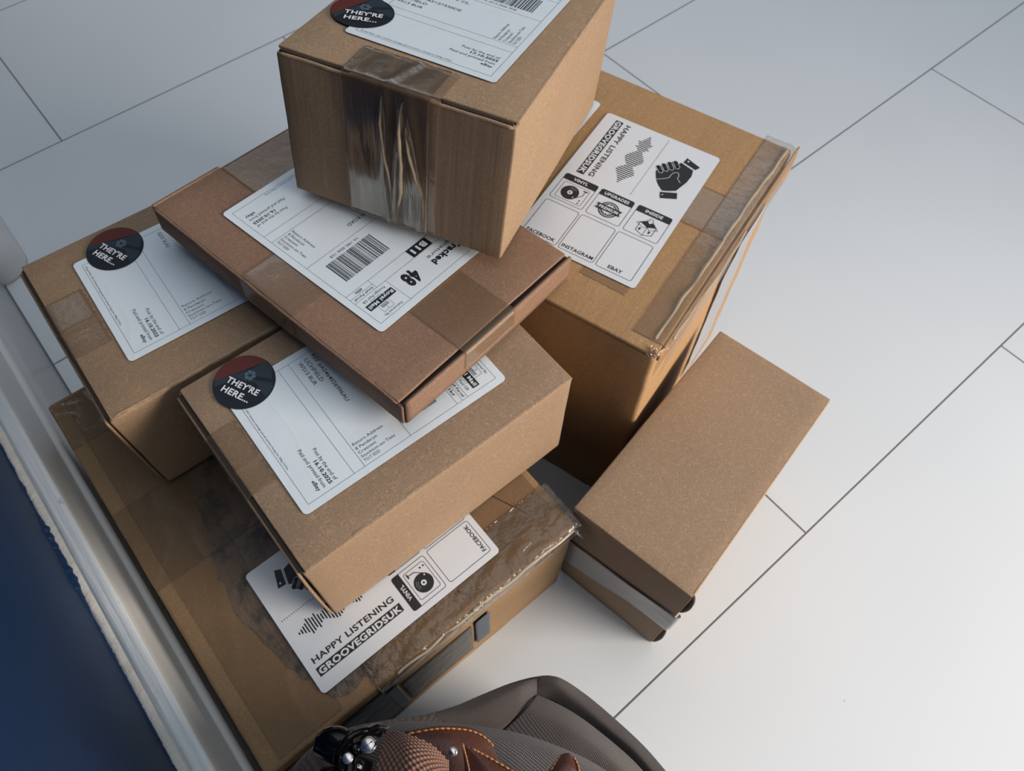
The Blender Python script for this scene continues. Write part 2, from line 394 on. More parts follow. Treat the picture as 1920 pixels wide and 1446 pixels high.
    k.poly([(77.2, 59.2), (80.6, 61.8), (87.4, 61.8), (90.4, 59), (84, 56.4)], 1); k.path([(77.2, 59.2), (75, 57.4), (81.4, 54.6), (84, 56.4)], .4, 1); k.path([(90.4, 59), (92.4, 57), (86.4, 54.4), (84, 56.4)], .4)
    k.poly([(82.8, 65.4), (85.2, 65.4), (85.2, 62.6), (86.8, 62.6), (84, 59.6), (81.2, 62.6), (82.8, 62.6)], 0, 3); k.path([(82.8, 65.4), (85.2, 65.4), (85.2, 62.6), (86.8, 62.6), (84, 59.6), (81.2, 62.6), (82.8, 62.6)], .35, 1, 4, True)
    for x in (79.6, 87.4): k.poly([(x - 1.3, 52.4), (x, 54), (x + 1.3, 52.4), (x + .5, 52.4), (x + .5, 50.9), (x - .5, 50.9), (x - .5, 52.4)], 1, 2)
    return k

def clip_circ(pts, r=19.6):
    return [(p[0], p[1]) if math.hypot(*p) <= r else (p[0] * r / math.hypot(*p), p[1] * r / math.hypot(*p)) for p in pts]
def sticker_ink():
    """round sticker art in the text's own upright frame, mm about the centre; slots: 0 navy 1 red 2 slate 3 pale 4 white"""
    k = Ink()
    a0, a1 = math.radians(206), math.radians(78)
    k.poly([(19.6 * math.cos(a0 + (a1 - a0) * i / 24), 19.6 * math.sin(a0 + (a1 - a0) * i / 24)) for i in range(25)], 1, 1)
    k.poly(clip_circ([(-17.5, -8), (-1, 10.5), (3.8, 19), (9.4, 17), (18.9, 4.6), (19, -3.5), (6.5, 2.8), (0, 0.4), (-6, 0), (-15, -12)]), 2, 2)
    k.poly(clip_circ([(3, 6.5), (16.5, 10.2), (17.6, 7.8), (5, 4.0)]), 0, 3)
    q = [(0.7 + 3.9 * math.cos(math.radians(60 * i + 10)), 5.6 + 3.9 * math.sin(math.radians(60 * i + 10))) for i in range(6)]
    k.poly(q, 3, 4)
    k.poly([(0.7 + 1.1 * math.cos(math.radians(60 * i + 10)), 5.6 + 1.1 * math.sin(math.radians(60 * i + 10))) for i in range(6)], 0, 5)
    for i in range(6): 
        a = math.radians(60 * i + 10); k.line((0.7 + 1.1 * math.cos(a), 5.6 + 1.1 * math.sin(a)), (0.7 + 3.6 * math.cos(a + .5), 5.6 + 3.6 * math.sin(a + .5)), .35, 2, 5)
    k.text("THEY'RE", -10.6, -5.2, 24, 4.4, bold=.03, m=4, lay=6); k.text('HERE...', -9.6, -12.0, 20.6, 4.4, bold=.03, m=4, lay=6)
    return k

# ------------------------------------------------------------------ cartons: pose and size in metres
BX = {
 'A': ((-.06729, .3211, .17584), -.02629, .00423, .02403, .20594, .15535, .09969),
 'B': ((-.02417, .16048, .17024), -.00327, .0146, .02189, .20617, .15217, .10612),
 'C': ((.07542, .19486, .28591), .17989, .01322, .10155, .16509, .23997, .02278),
 'D': ((.23929, .13606, 0), .29601, 0, .00329, .23842, .28, .26916),
 'E': ((-.11688, .10777, .00015), -.00311, .02129, .01611, .26362, .33926, .16806),
 'F': ((.19268, .2438, .30475), .49544, .04644, .17378, .2123, .15362, .10172),
 'G': ((.17344, .01054, 0), .18602, 0, .00231, .20541, .10408, .17255)}
def root(k, name, label, group):
    (p, yaw, tx, ty, w, d, h) = BX[k]; p = (p[0], p[1], p[2] + {'A': .0012, 'B': .0012, 'C': .0012, 'F': .0022}.get(k, 0))
    o = empty(name, Matrix.Translation(p) @ Matrix.Rotation(yaw, 4, 'Z') @ Matrix.Rotation(tx, 4, 'X') @ Matrix.Rotation(ty, 4, 'Y'))
    tag(o, label, 'parcel', group); return o, w, d, h
def rot2(q, r): return (math.cos(r) * q[0] - math.sin(r) * q[1], math.sin(r) * q[0] + math.cos(r) * q[1])
def label_map(kind, u, v, r, z):
    """kind 'n': upright reads towards -y (up is +x); 's': reads -x (up -y); 'e': reads +y (up -x)"""
    def f(U, V, hh):
        U, V = U / 1000, V / 1000
        q = {'n': (V, .102 - U), 's': (.102 - U, .152 - V), 'e': (.152 - V, U)}[kind]
        q = rot2(q, r); return (u + q[0], v + q[1], z + hh)
    return f
LABEL_OUT = rrect_pts(0, 0, 102, 152, 3.2)
def put_label(parent, ink, kind, u, v, r, z, gloss=False, lab=None):
    o = flat_part('shipping_label' if not gloss else 'promo_label', LABEL_OUT, ink, label_map(kind, u, v, r, z + .0006), [M['paper_gloss'] if gloss else M['paper'], M['ink'], M['ink_soft'], M['line']], parent)
    if lab: o['label'] = lab
    return o
def put_sticker(parent, cx, cy, ang, z):
    a = math.radians(ang)
    def f(U, V, hh):
        U, V = U / 1000, V / 1000
        R_, Up = U * math.cos(a) - V * math.sin(a), U * math.sin(a) + V * math.cos(a)     # right is -y, up is +x
        return (cx + Up, cy - R_, z + hh)
    out = [(20 * math.cos(2 * PI * i / 64), 20 * math.sin(2 * PI * i / 64)) for i in range(64)]
    o = flat_part('round_sticker', out, sticker_ink(), f, [M['navy'], M['red'], M['slate'], M['slate2'], M['stwhite']], parent, lift=.0013)
    return o

def tape_x0(parent, name, m, xin, y0, y1, zlow, h, t=.0001, disp=None, top_out=0.0):
    """tape from the top panel (xin) over the x=0 edge and down that end to zlow"""
    pts = []
    n = max(2, int(xin / .003))
    for i in range(n + 1): pts.append(((xin + (.002 - xin) * i / n, 0, h + .0003), (0, 0, 1)))
    for a in (30, 60): pts.append(((.002 - .0023 * math.sin(math.radians(a)), 0, h - .002 + .0023 * math.cos(math.radians(a))), (-math.sin(math.radians(a)), 0, math.cos(math.radians(a)))))
    n = max(2, int((h - zlow) / .003))
    for i in range(n + 1): pts.append(((-.0004 - top_out, 0, h - .002 - (h - .002 - zlow) * i / n), (-1, 0, 0)))
    nn = max(4, int((y1 - y0) / .0016))
    bm = path_strip(pts, Vector((0, y0, 0)), Vector((0, y1, 0)), nn, t, disp, jag=.5)
    return obj(name, bm, m, parent)
# ------------------------------------------------------------------ the setting
def floor():
    m = mat('white_gloss_laminate', (.60, .63, .66), .22, Specular_IOR_Level=.45); g = N(m); v = g.coord()
    sx = g.n('SeparateXYZ'); g.l(v, sx.inputs[0])
    yy = g.math('ADD', sx.outputs[1], .0131); row = g.math('FLOOR', g.math('DIVIDE', yy, .3256))
    fy = g.math('DIVIDE', yy, .3256); dy = g.math('MULTIPLY', g.math('ABSOLUTE', g.math('SUBTRACT', g.math('FRACT', g.math('ADD', fy, .5)), .5)), .3256)
    odd = g.math('MULTIPLY', g.math('FLOORED_MODULO', row, 2.0), .338)
    u = g.math('DIVIDE', g.math('SUBTRACT', g.math('SUBTRACT', sx.outputs[0], .3622), odd), .676)
    dx = g.math('MULTIPLY', g.math('ABSOLUTE', g.math('SUBTRACT', g.math('FRACT', g.math('ADD', u, .5)), .5)), .676)
    de = g.math('ADD', g.math('ABSOLUTE', g.math('ADD', sx.outputs[0], .1247)), g.math('MULTIPLY', g.math('LESS_THAN', sx.outputs[1], .3), 1.0))
    d = g.math('MINIMUM', g.math('MINIMUM', dx, dy), de)
    line = g.ramp(g.math('MULTIPLY', d, 200), [(.13, (1, 1, 1)), (.21, (0, 0, 0))])
    tone = g.ramp(g.noise(v, 2.2, 2), [(.3, (.57, .60, .625)), (.7, (.62, .645, .67))])
    sp = g.n('TexVoronoi'); sp.inputs['Scale'].default_value = 16; g.l(v, sp.inputs['Vector'])
    tone = g.mix(g.math('MULTIPLY', g.ramp(sp.outputs['Distance'], [(.012, (1, 1, 1)), (.02, (0, 0, 0))]), .5), tone, (.35, .33, .31))
    g.l(g.mix(line, tone, (.10, .10, .098)), g.b.inputs['Base Color'])
    g.l(g.math('ADD', g.math('MULTIPLY', line, .5), .2), g.b.inputs['Roughness'])
    nb = g.bump(g.math('SUBTRACT', 1.0, line), .6, .0008); nb = g.bump(g.noise(v, 3.5, 2), .05, .02, nb)
    g.l(nb, g.b.inputs['Normal'])
    bm = bmesh.new(); bmesh.ops.create_cube(bm, size=1)
    for q in bm.verts: q.co = Vector((q.co.x * 6 + 2.4, q.co.y * 6 + 1.2, (q.co.z - .5) * .02))
    return tag(obj('floor', bm, m, smooth=False), 'glossy white laminate floor with thin grey joints', kind='structure')
floor()

def prism_y(prof, y0, y1, ny=60, wob=0.0, closed=True):
    bm = bmesh.new(); R = []
    for i in range(ny + 1):
        y = y0 + (y1 - y0) * i / ny
        R.append([bm.verts.new((px + (nz((px * 3, y, pz * 3), 30, wob, 4)), y, pz + nz((px * 3, y, pz * 3), 30, wob, 8))) for px, pz in prof])
    n = len(prof)
    for i in range(ny):
        for j in range(n): bm.faces.new((R[i][j], R[i][(j + 1) % n], R[i + 1][(j + 1) % n], R[i + 1][j]))
    bm.faces.new(R[0]); bm.faces.new(R[-1][::-1]); bmesh.ops.recalc_face_normals(bm, faces=bm.faces)
    return bm
M['trim'] = mat('white_gloss_trim', (.68, .68, .66), .28)
mt = mat('brushed_white_paint', (.50, .53, .545), .42); g = N(mt); v = g.coord()
n1 = g.noise(g.mapp(v, scale=(420, 16, 420)), 1, 4, .6); n2 = g.noise(v, 55, 4, .7)
g.l(g.mix(g.ramp(n2, [(.28, (1, 1, 1)), (.36, (0, 0, 0))]), (.62, .65, .66), (.40, .42, .42)), g.b.inputs['Base Color'])
g.l(g.bump(n1, .5, .0012, g.bump(n2, .25, .001)), g.b.inputs['Normal']); M['trimtop'] = mt
mc = mat('rough_caulk', (.47, .46, .43), .7); g = N(mc); v = g.coord(); n1 = g.noise(v, 260, 4, .7)
g.l(g.mix(g.noise(v, 90, 3), (.42, .39, .35), (.66, .64, .60)), g.b.inputs['Base Color']); g.l(g.bump(n1, .7, .0015), g.b.inputs['Normal']); M['caulk'] = mc
mb = mat('navy_wall_paint', (.008, .026, .072), .45, Specular_IOR_Level=.2); g = N(mb); v = g.coord()
g.l(g.bump(g.noise(v, 120, 3), .12, .001, g.bump(g.noise(v, 9, 2), .2, .004)), g.b.inputs['Normal']); M['navywall'] = mb
Y0, Y1 = -.7, .79
# tall skirting board: flat top, shallow cove, bead, plain lower face
q = [(-.1308, .1890), (-.1306, .1800), (-.1301, .1650), (-.1292, .1510), (-.1286, .1462), (-.1287, .1450), (-.1277, .1442)]
q += [(-.1272 + .0034 * math.sin(math.radians(a_)), .1385 + .0052 * math.cos(math.radians(a_))) for a_ in (20, 45, 70, 90, 120, 150)]
q += [(-.1250, .1310), (-.1250, 0), (-.1495, 0), (-.1495, .1892), (-.1440, .1894)]
skirt = obj('baseboard_left', prism_y([(-.1319, .1901), (-.1311, .1899)] + q, Y0, Y1, 220, .00018), M['trim'])
tag(skirt, 'tall white moulded skirting board along the navy wall', kind='structure')
obj('painted_top', prism_y([(-.1428, .1890), (-.1316, .1890), (-.1312, .1903), (-.1316, .1908), (-.1350, .1905), (-.1390, .1904), (-.1423, .1907)], Y0, Y1, 420, .00035), M['trimtop'], skirt)
obj('caulk_bead', prism_y([(-.1488, .1890), (-.1434, .1890), (-.1430, .1901), (-.1437, .1908), (-.1462, .1913), (-.1488, .1919)], Y0, Y1, 420, .00045), M['caulk'], skirt)
# wall with a ragged lip of navy paint over the caulk
bm = bmesh.new(); ys = [Y0 + 2.3 * i / 1900 for i in range(1901)]; A = []
def lip(y):
    b_ = .0008 * noise.noise(Vector((y * 100, 3, 0))) + .0006 * noise.noise(Vector((y * 420, 7, 0)))
    if .262 < y < .345:
        k_ = math.sin((y - .262) / .083 * PI); b_ += .0050 * k_ * (.25 + 1.4 * abs(noise.noise(Vector((y * 130, 1, 2)))))
    return -.1481 + b_
for y in ys:
    xl = lip(y); up = max(0, xl + .1470)
    A.append([bm.verts.new(p) for p in ((xl - .0008, y, .1908), (xl, y, .1920), (xl - .0004, y, .1934 + up * .3), (min(xl - .0009, -.1470) if up > 0 else -.1489, y, .1938 + up * .4), (-.1490, y, .1955 + up), (-.1490, y, .22), (-.1490, y, 2.3), (-.26, y, 2.3), (-.26, y, .0), (-.1497, y, .0), (-.1497, y, .1903))])
for a, b in zip(A, A[1:]):
    for j in range(11): bm.faces.new((a[j], a[(j + 1) % 11], b[(j + 1) % 11], b[j]))
bm.faces.new(A[0]); bm.faces.new(A[-1][::-1]); bmesh.ops.recalc_face_normals(bm, faces=bm.faces)
tag(obj('wall_left', bm, M['navywall'], smooth=False), 'navy painted wall with ragged paint edge above the skirting', kind='structure')
# rounded white plinth where the skirting stops, at the left edge of view
bm = bmesh.new(); rings = []
def plinth_ring(z, k):
    o = []
    x0, x1, y0, y1, r = -.1497, -.088 - k, .776 + k, 1.35, .030
    for cx, cy, a0 in ((x1 - r, y0 + r, -90), (x1 - r, y1 - r, 0)):
        for i in range(9): a = math.radians(a0 + 90 * i / 8); o.append((cx + r * math.cos(a), cy + r * math.sin(a), z))
    o += [(x0, y1, z), (x0, y0 + .004, z)]
    return o
for z, k in ((0, 0), (.003, .0005), (.02, .003), (.038, .008), (.050, .016), (.055, .026)): rings.append([bm.verts.new(p) for p in plinth_ring(z, k)])
for a, b in zip(rings, rings[1:]):
    n = len(a)
    for j in range(n): bm.faces.new((a[j], a[(j + 1) % n], b[(j + 1) % n], b[j]))
bm.faces.new(rings[0][::-1]); bm.faces.new(rings[-1]); bmesh.ops.recalc_face_normals(bm, faces=bm.faces)
tag(obj('trim_1', bm, M['trim']), 'rounded white plinth block beyond the skirting at the left edge', kind='structure')

# ------------------------------------------------------------------ parcels
def split_mats(o, test, idx=1):
    for f in o.data.polygons:
        if test(f): f.material_index = idx
def rim(parent, a, b, r=.0013, m='rim', name='rubbed_edge', n=70, seed=2.0, wob=.0004):
    bm = bmesh.new(); a, b = Vector(a), Vector(b); d = (b - a).normalized(); s = d.orthogonal().normalized(); t = d.cross(s); R = []
    for i in range(n + 1):
        p = a.lerp(b, i / n); k = r * (1 + .12 * noise.noise(Vector((i * .37, seed, 0)))) * (1 if 0 < i < n else .4)
        o = Vector((nz(p, 60, wob, seed), nz(p, 60, wob, seed + 3), nz(p, 60, wob, seed + 6)))
        R.append([bm.verts.new(p + o + (s * math.cos(j * PI / 4) + t * math.sin(j * PI / 4)) * k) for j in range(8)])
    for x_, y_ in zip(R, R[1:]):
        for j in range(8): bm.faces.new((x_[j], x_[(j + 1) % 8], y_[(j + 1) % 8], y_[j]))
    bm.faces.new(R[0][::-1]); bm.faces.new(R[-1])
    return obj(name, bm, M[m] if isinstance(m, str) else m, parent)
def box_part(parent, name, m, x0, x1, y0, y1, z0, z1, r=.0004):
    r = min(r, abs(x1 - x0) * .45, abs(y1 - y0) * .45, abs(z1 - z0) * .45)
    return obj(name, rounded_box(x1 - x0, y1 - y0, z1 - z0, r, 5, 0, .0001, 10, x0, y0, z0), m, parent)
def tape_top(parent, name, m, x0, x1, y0, y1, z, disp=None, rag='x', t=.0001, n=None):
    nu = n or max(8, int((x1 - x0) / .002)); nv = max(8, int((y1 - y0) / .002))
    def f(u, v):
        x_, y_ = x0 + (x1 - x0) * u, y0 + (y1 - y0) * v
        if rag == 'x' and (u == 0 or u == 1): x_ += (random.random() - .5) * .0008
        if rag == 'y' and (v == 0 or v == 1): y_ += (random.random() - .5) * .0008
        return (x_, y_, z + .0003 + (disp(x_, y_) if disp else 0))
    return obj(name, slab(f, nu, nv, t), m, parent)
def crinkle(amp, s=60, seed=0.0, ridge=True):
    def f(a, b):
        k = noise.noise(Vector((a * s, b * s, seed)))
        if ridge: k = max(0, 1 - abs(k) * 7)
        return amp * abs(k)
    return f

# A : left parcel --------------------------------------------------------------
random.seed(5)
P, w, d, h = root('A', 'cardboard_parcel', 'leftmost brown parcel', 'stacked brown parcels')
P['label'] = 'leftmost brown parcel with round dark sticker, partly under the flat mailer'
obj('box_body', rounded_box(w, d, h - .002, .0016, 1, .001, .0004, 18), M['A'], P)
box_part(P, 'lid', M['A'], .0012, w, .0, d, h - .0021, h, .0009)
rim(P, (.002, .0017, h - .0017), (w, .0017, h - .0017), .0020, wob=.0003)
box_part(P, 'lid_gap_shade', M['edge'], -.0006, .0012, .004, d - .003, h - .006, h - .0012, .0002)  # solid dark strip, painted shade under the lid end
fl = slab(lambda u, v: (-.0012 - .0003 * math.sin(u * PI), .002 + (d - .004) * v, h - .004 - (h - .008) * u), 14, 24, .0016)
obj('end_flap', fl, M['A'], P)
put_label(P, mail_label([('G53 5UU', 8, 60.5, 17)], 'YA 2210 7764 3GB', '16.10.2025', '1kg'), 'n', .02893, .03271, -.01719, h)
put_sticker(P, .0608, .1300, 22, h)
def dA(q, u, v): return .0008 * max(0, 1 - abs(v - .45) / .05) + abs(noise.noise(q * 50)) * .0002
tape_x0(P, 'packing_tape', M['tape'], .0275, .057, .111, h - .05, h, disp=dA, top_out=.0005)

# B : middle parcel ------------------------------------------------------------
P, w, d, h = root('B', 'cardboard_parcel', 'middle brown parcel with round dark sticker, under the near corner of the flat mailer', 'stacked brown parcels')
obj('box_body', rounded_box(w, d, h - .002, .0016, 2, .0008, .0004, 18), M['B'], P)
box_part(P, 'lid', M['B'], .0015, w, .0, d, h - .0021, h, .0009)
rim(P, (.002, .0016, h - .0016), (w, .0016, h - .0016), .0017, seed=5, wob=.0002)
box_part(P, 'lid_gap_shade', M['edge'], -.0008, .0015, .002, d - .003, h - .008, h - .0016, .0002)  # dark strip paints the shade where the lid meets the end
obj('end_flap', slab(lambda u, v: (-.0010 - .0014 * math.sin(u * PI) ** .8 * (.6 + .4 * v), .0015 + (d - .004) * v, h - .003 - (h - .006) * u), 14, 24, .0016), M['B'], P)
obj('tuck_flap', slab(lambda u, v: (-.0005 - .0008 * math.sin(u * PI), .004 + (d - .01) * v, h - .006 - (h - .03) * u), 10, 20, .0014), M['B'], P)
put_label(P, mail_label([('REF #A5464026996AU', 8.4, 60.3, 43.6), ('LICHFIELD', 8.6, 55, 21), ('WS13 8UR', 8.8, 50.2, 20.6)], 'VA 1993 4410 8GB', '16.10.2025', '1kg'), 'n', .01942, .02835, -.01405, h)
put_sticker(P, .0370, .1305, 25, h)
def dB(q, u, v): return .0010 * max(0, 1 - abs(v - .38) / .05) + abs(noise.noise(q * 45)) * .0002
tape_x0(P, 'packing_tape', M['tape'], .0185, .0595, .111, h - .06, h, disp=dB, top_out=.0028)

# C : flat mailer --------------------------------------------------------------
P, w, d, h = root('C', 'cardboard_mailer', 'flat reddish brown cardboard mailer lying tilted across the parcels, under the top parcel', None)
obj('tray', rounded_box(w, d - .001, h - .0032, .0012, 7, .0, .0004, 20), M['C'], P)
def lidC(u, v):
    x_, y_ = .0004 + (w - .0008) * u, .0046 + (d - .0078) * v
    z_ = h - .0004 * (1 - abs(2 * u - 1)) + (0 if v > 0 else -.0006)
    return (x_, y_, z_)
lb = rounded_box(w - .0006, d - .0060, .0022, .0010, 8, 0, .0003, 20, .0003, .0032, h - .0022)
obj('lid', lb, M['C'], P)
obj('front_wall', slab(lambda u, v: (.003 + (w + .0008 - .003) * u, -.0012 - .0014 * math.sin(u * PI) , .0004 + (h - .0015 + .0010 * math.sin(u * PI) - .0004) * (1 - v)), 40, 5, -.0024), M['C'], P)
box_part(P, 'lid_gap_shade', M['edge'], .002, w - .001, .0012, .0040, h - .0068, h - .0030, .0002)  # dark strip painting the shade between lid and front wall
box_part(P, 'rear_rim', M['C'], .0, .056, d - .0034, d - .0006, h - .006, h + .0006, .0010)
box_part(P, 'corner_slit_shade', M['edge'], .0018, .0030, -.0012, .0010, .001, h - .002, .0002)  # thin dark strip painting the shade of the corner slit
rim(P, (.0, .004, h - .0016), (.0, d - .002, h - .0016), .0013, seed=8, m='C')
put_label(P, mail_label([('N ROAD', 35.5, 68.8, 15.8)], 'VA 1985 8206 1GB', '16.10.2025', '600g'), 's', .02934, .04615, .01456, h)
tape_x0(P, 'side_tape', M['tape_soft'], .040, .096, .146, .0015, h, top_out=.0004)
tape_top(P, 'rear_tape', M['tape'], .056, w - .004, .186, d - .004, h, crinkle(.0001, 40))
pts = [((0, .046 - .047 * i / 16, h + .0004), (0, 0, 1)) for i in range(17)] + [((0, -.0030, h - .001 - .0032 * i), (0, -1, 0)) for i in range(6)]
obj('front_tape', path_strip(pts, Vector((.0535, 0, 0)), Vector((.1025, 0, 0)), 24, .0001, lambda q, u, v: .0003 * abs(noise.noise(q * 90))), M['tape'], P)

# D : tall parcel --------------------------------------------------------------
P, w, d, h = root('D', 'cardboard_parcel', 'tall golden brown taped box at the back right with handshake label', None)
obj('box_body', rounded_box(w, d, h - .003, .0035, 3, .002, .0008, 22), M['D'], P)
box_part(P, 'lid', M['D'], .0, w - .003, .0, d, h - .0035, h, .0016)
obj('outer_flap', slab(lambda u, v: (.004 + (w + .001) * u, -.0016 - .0026 * u - .0006 * math.sin(v * PI), h - .0012 - .034 * v * (.25 + .75 * u) * (1 - .35 * abs(noise.noise(Vector((u * 6, 0, 0)))))), 50, 8, -.0014), M['D'], P)
put_label(P, shop_label(), 'n', .0413, .03905, .02847, h, True)
lab2 = put_label(P, mail_label([('LICHFIELD', 8.6, 55, 21)], 'YA 4471 2093 5GB', '17.10.2025', '2kg'), 'n', .0445, .1535, .012, h)
tape_top(P, 'small_tape', M['tape'], .033, .045, .042, .080, h)
tape_top(P, 'cross_tape', M['tape_soft'], .117, .160, .004, .0440, h)
def dD(q, u, v):
    r = max(0, 1 - abs(u - .40 - .05 * noise.noise(Vector((v * 5, 1, 0)))) / .035) * .0014 + max(0, 1 - abs(u - .50 - .06 * noise.noise(Vector((v * 4, 5, 0)))) / .03) * .0012
    return r + abs(noise.noise(q * 40)) * .0003
pts = [((0, .0235 - .0235 * i / 12, h + .0004), (0, 0, 1)) for i in range(12)] + [((0, -.0010, h - .0004), (0, -.7, .7)), ((0, -.003, h - .002), (0, -.9, .4))] + [((0, -.0052 + .0014 * i / 12, h - .005 - .0028 * i), (0, -1, 0)) for i in range(13)]
obj('edge_tape', path_strip(pts, Vector((.010, 0, 0)), Vector((w + .001, 0, 0)), 110, .0001, dD), M['tape_crumple'], P)
pts = [((0, -.0058 + .0022 * i / 12, h - .006 - .0040 * i), (0, -1, 0)) for i in range(13)] + [((0, -.0036, h - .062 - .006 * i), (0, -1, 0)) for i in range(26)]
obj('side_tape', path_strip(pts, Vector((.128, 0, 0)), Vector((.180, 0, 0)), 30, .0001, lambda q, u, v: .0012 * abs(noise.noise(q * 30))), M['tape_milky'], P)
bm = bmesh.new(); random.seed(9)
for i in range(46):
    a = random.random() * 2 * PI; b = random.random() * 1.2; L = .002 + random.random() * .0035; p0 = Vector((.0015, .0015, h - .001)) + Vector((random.gauss(0, .0016), random.gauss(0, .0016), random.gauss(0, .0008)))
    dr = Vector((math.cos(a) * math.sin(b), math.sin(a) * math.sin(b), math.cos(b) * .6)); sd = dr.orthogonal().normalized() * .00045; pr = None
    for k in range(5):
        p = p0 + dr * L * k / 4 + Vector((math.sin(k + i) * .0005, math.cos(k * 1.3 + i) * .0005, 0)); c = (bm.verts.new(p - sd), bm.verts.new(p + sd))
        if pr: bm.faces.new((pr[0], pr[1], c[1], c[0]))
        pr = c
obj('torn_corner', bm, mat('torn_board_fibres', (.62, .46, .31), .8), P)

for a_, b_, r_ in (((.012, .0075, h + .0006), (.118, .0045, h + .0008), .0013), ((.118, .0060, h + .0008), (.232, .0035, h + .0006), .0016), ((.02, -.0035, h - .003), (.14, -.0050, h - .004), .0011)):
    rim(P, a_, b_, r_, m='tape_shine', name='tape_fold', n=90, seed=r_ * 9000, wob=.0014)  # tape folds as pale tubes, their bright line painted in
# E : large low box ------------------------------------------------------------
P, w, d, h = root('E', 'cardboard_parcel', 'large low box wrapped in shiny tape beside the skirting, under the two stickered parcels', None)
obj('box_body', rounded_box(w, d, h, .0030, 4, .0004, .0004, 30), M['E'], P)
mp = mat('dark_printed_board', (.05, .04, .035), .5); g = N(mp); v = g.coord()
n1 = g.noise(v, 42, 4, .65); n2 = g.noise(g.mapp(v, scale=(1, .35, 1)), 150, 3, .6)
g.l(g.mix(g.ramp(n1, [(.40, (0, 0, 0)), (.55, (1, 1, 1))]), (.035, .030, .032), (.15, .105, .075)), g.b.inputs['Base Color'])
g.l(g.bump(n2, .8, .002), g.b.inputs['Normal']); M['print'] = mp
random.seed(3)
def blob(parent, name, m, pts, z, t=.00015, jit=.002):
    o = []
    for a, b in zip(pts, pts[1:] + pts[:1]):
        for i in range(6): o.append((a[0] + (b[0] - a[0]) * i / 6 + random.uniform(-jit, jit), a[1] + (b[1] - a[1]) * i / 6 + random.uniform(-jit, jit)))
    k = Ink()
    return flat_part(name, [(x_ * 1000, y_ * 1000) for x_, y_ in o], k, lambda U, V, hh: (U / 1000, V / 1000, z + hh), [m], parent, t=t, lift=.0001)
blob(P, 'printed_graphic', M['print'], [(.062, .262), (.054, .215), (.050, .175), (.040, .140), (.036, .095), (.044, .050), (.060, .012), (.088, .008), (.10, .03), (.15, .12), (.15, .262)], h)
k = Ink(); inkE = mat('faded_brown_print', (.10, .065, .04), .6)
k.text('L', 0, 0, 5, 8, bold=.02, m=0)
for nm, X_, Y_, an in (('printed_letter', 86, 16, 215), ('printed_letter', 170, 10, 35)):
    k = Ink(); k.path([(0, 8), (0, 0), (5.5, 0)], 1.7, 1, 1); a = math.radians(an)
    flat_part(nm, [(0, 0), (.2, 0), (.2, .2), (0, .2)], k, lambda U, V, hh, X_=X_, Y_=Y_, a=a: ((X_ + U * math.cos(a) - V * math.sin(a)) / 1000, (Y_ + U * math.sin(a) + V * math.cos(a)) / 1000, h + hh - .0001), [inkE, inkE], P)
put_label(P, shop_label(), 'e', .05473, .01904, .00749, h + .0010, True)
# tape: lengthwise beside the wall, two bands across, and the wrinkled one folded over the front edge
tape_top(P, 'long_tape', M['tape_soft'], .012, .060, .004, d - .004, h, crinkle(.0003, 16, 2), 'y')
tape_top(P, 'cross_tape', M['tape'], .001, .130, .150, .222, h + .0001, crinkle(.0005, 26, 5))
tape_top(P, 'rear_tape', M['tape_crumple'], .001, .150, d - .050, d - .004, h + .0001, crinkle(.0008, 70, 7))
tape_top(P, 'centre_tape', M['tape_soft'], .20, .258, .02, .25, h, crinkle(.0004, 22, 9), 'y')
def dE(q, u, v):
    e = math.exp(-((u - .52) / .14) ** 2)
    return abs(noise.noise(Vector((q.x * 38, u * 7, 2)))) * .0034 * e + abs(noise.noise(Vector((q.x * 150, u * 22, 5)))) * .0012 * e + .0004
pts = [((0, .040 - .0385 * i / 22, h + .0004), (0, 0, 1)) for i in range(23)] + [((0, -.0003, h - .0006), (0, -.7, .7)), ((0, -.0012, h - .002), (0, -.95, .3))] + [((0, -.0016, h - .004 - .0019 * i), (0, -1, 0)) for i in range(9)]
obj('edge_tape', path_strip(pts, Vector((.085, 0, 0)), Vector((w + .004, 0, 0)), 150, .0001, dE), M['tape_spark'], P)
pts = [((0, -.0012, h - .016 - .006 * i), (0, -1, 0)) for i in range(22)]
ms = tape_mat('grey_plastic_film', (.70, .71, .74), .05, haze=(.06, .062, .068), hz=.6, bump=.5, scale=30)
mq = tape_mat('faded_grey_print', (.75, .75, .75), .04, haze=(.10, .092, .085), hz=.55, bump=.5, scale=60)
obj('printed_patch', slab(lambda u, v: (.098 + .064 * u, -.0012, .028 + .098 * (1 - v)), 12, 12, -.0002), mq, P)
obj('plastic_film', path_strip(pts, Vector((.002, 0, 0)), Vector((.088, 0, 0)), 50, .0001, lambda q, u, v: .0005 * abs(noise.noise(q * 28))), ms, P)
mk = mat('black_tape', (.010, .011, .014), .3); mk2 = mat('slate_tape', (.035, .05, .075), .4)
for nm, m_, x0, x1, z0, z1 in (('black_tape_piece', mk, .086, .0955, .040, .144), ('slate_tape_piece', mk2, .165, .179, .046, .131)):
    obj(nm, slab(lambda u, v: (x0 + (x1 - x0) * u, -.0022 + .0003 * math.sin(v * 5), z0 + (z1 - z0) * (1 - v)), 6, 20, -.0002), m_, P)
# crumpled film sticking out at the near corner
obj('loose_film', slab(lambda u, v: (w - .004 + .007 * u + .002 * math.sin(v * 9), -.005 + .010 * v - .004 * u, h - .001 - .018 * u * (1 + .4 * math.sin(v * 7))), 10, 12, .0001), M['tape_milky'], P)
rim(P, (.228, .060, h + .0002), (.242, .027, h + .0002), .0004, m='edge', name='board_slit', n=20, wob=.0002)

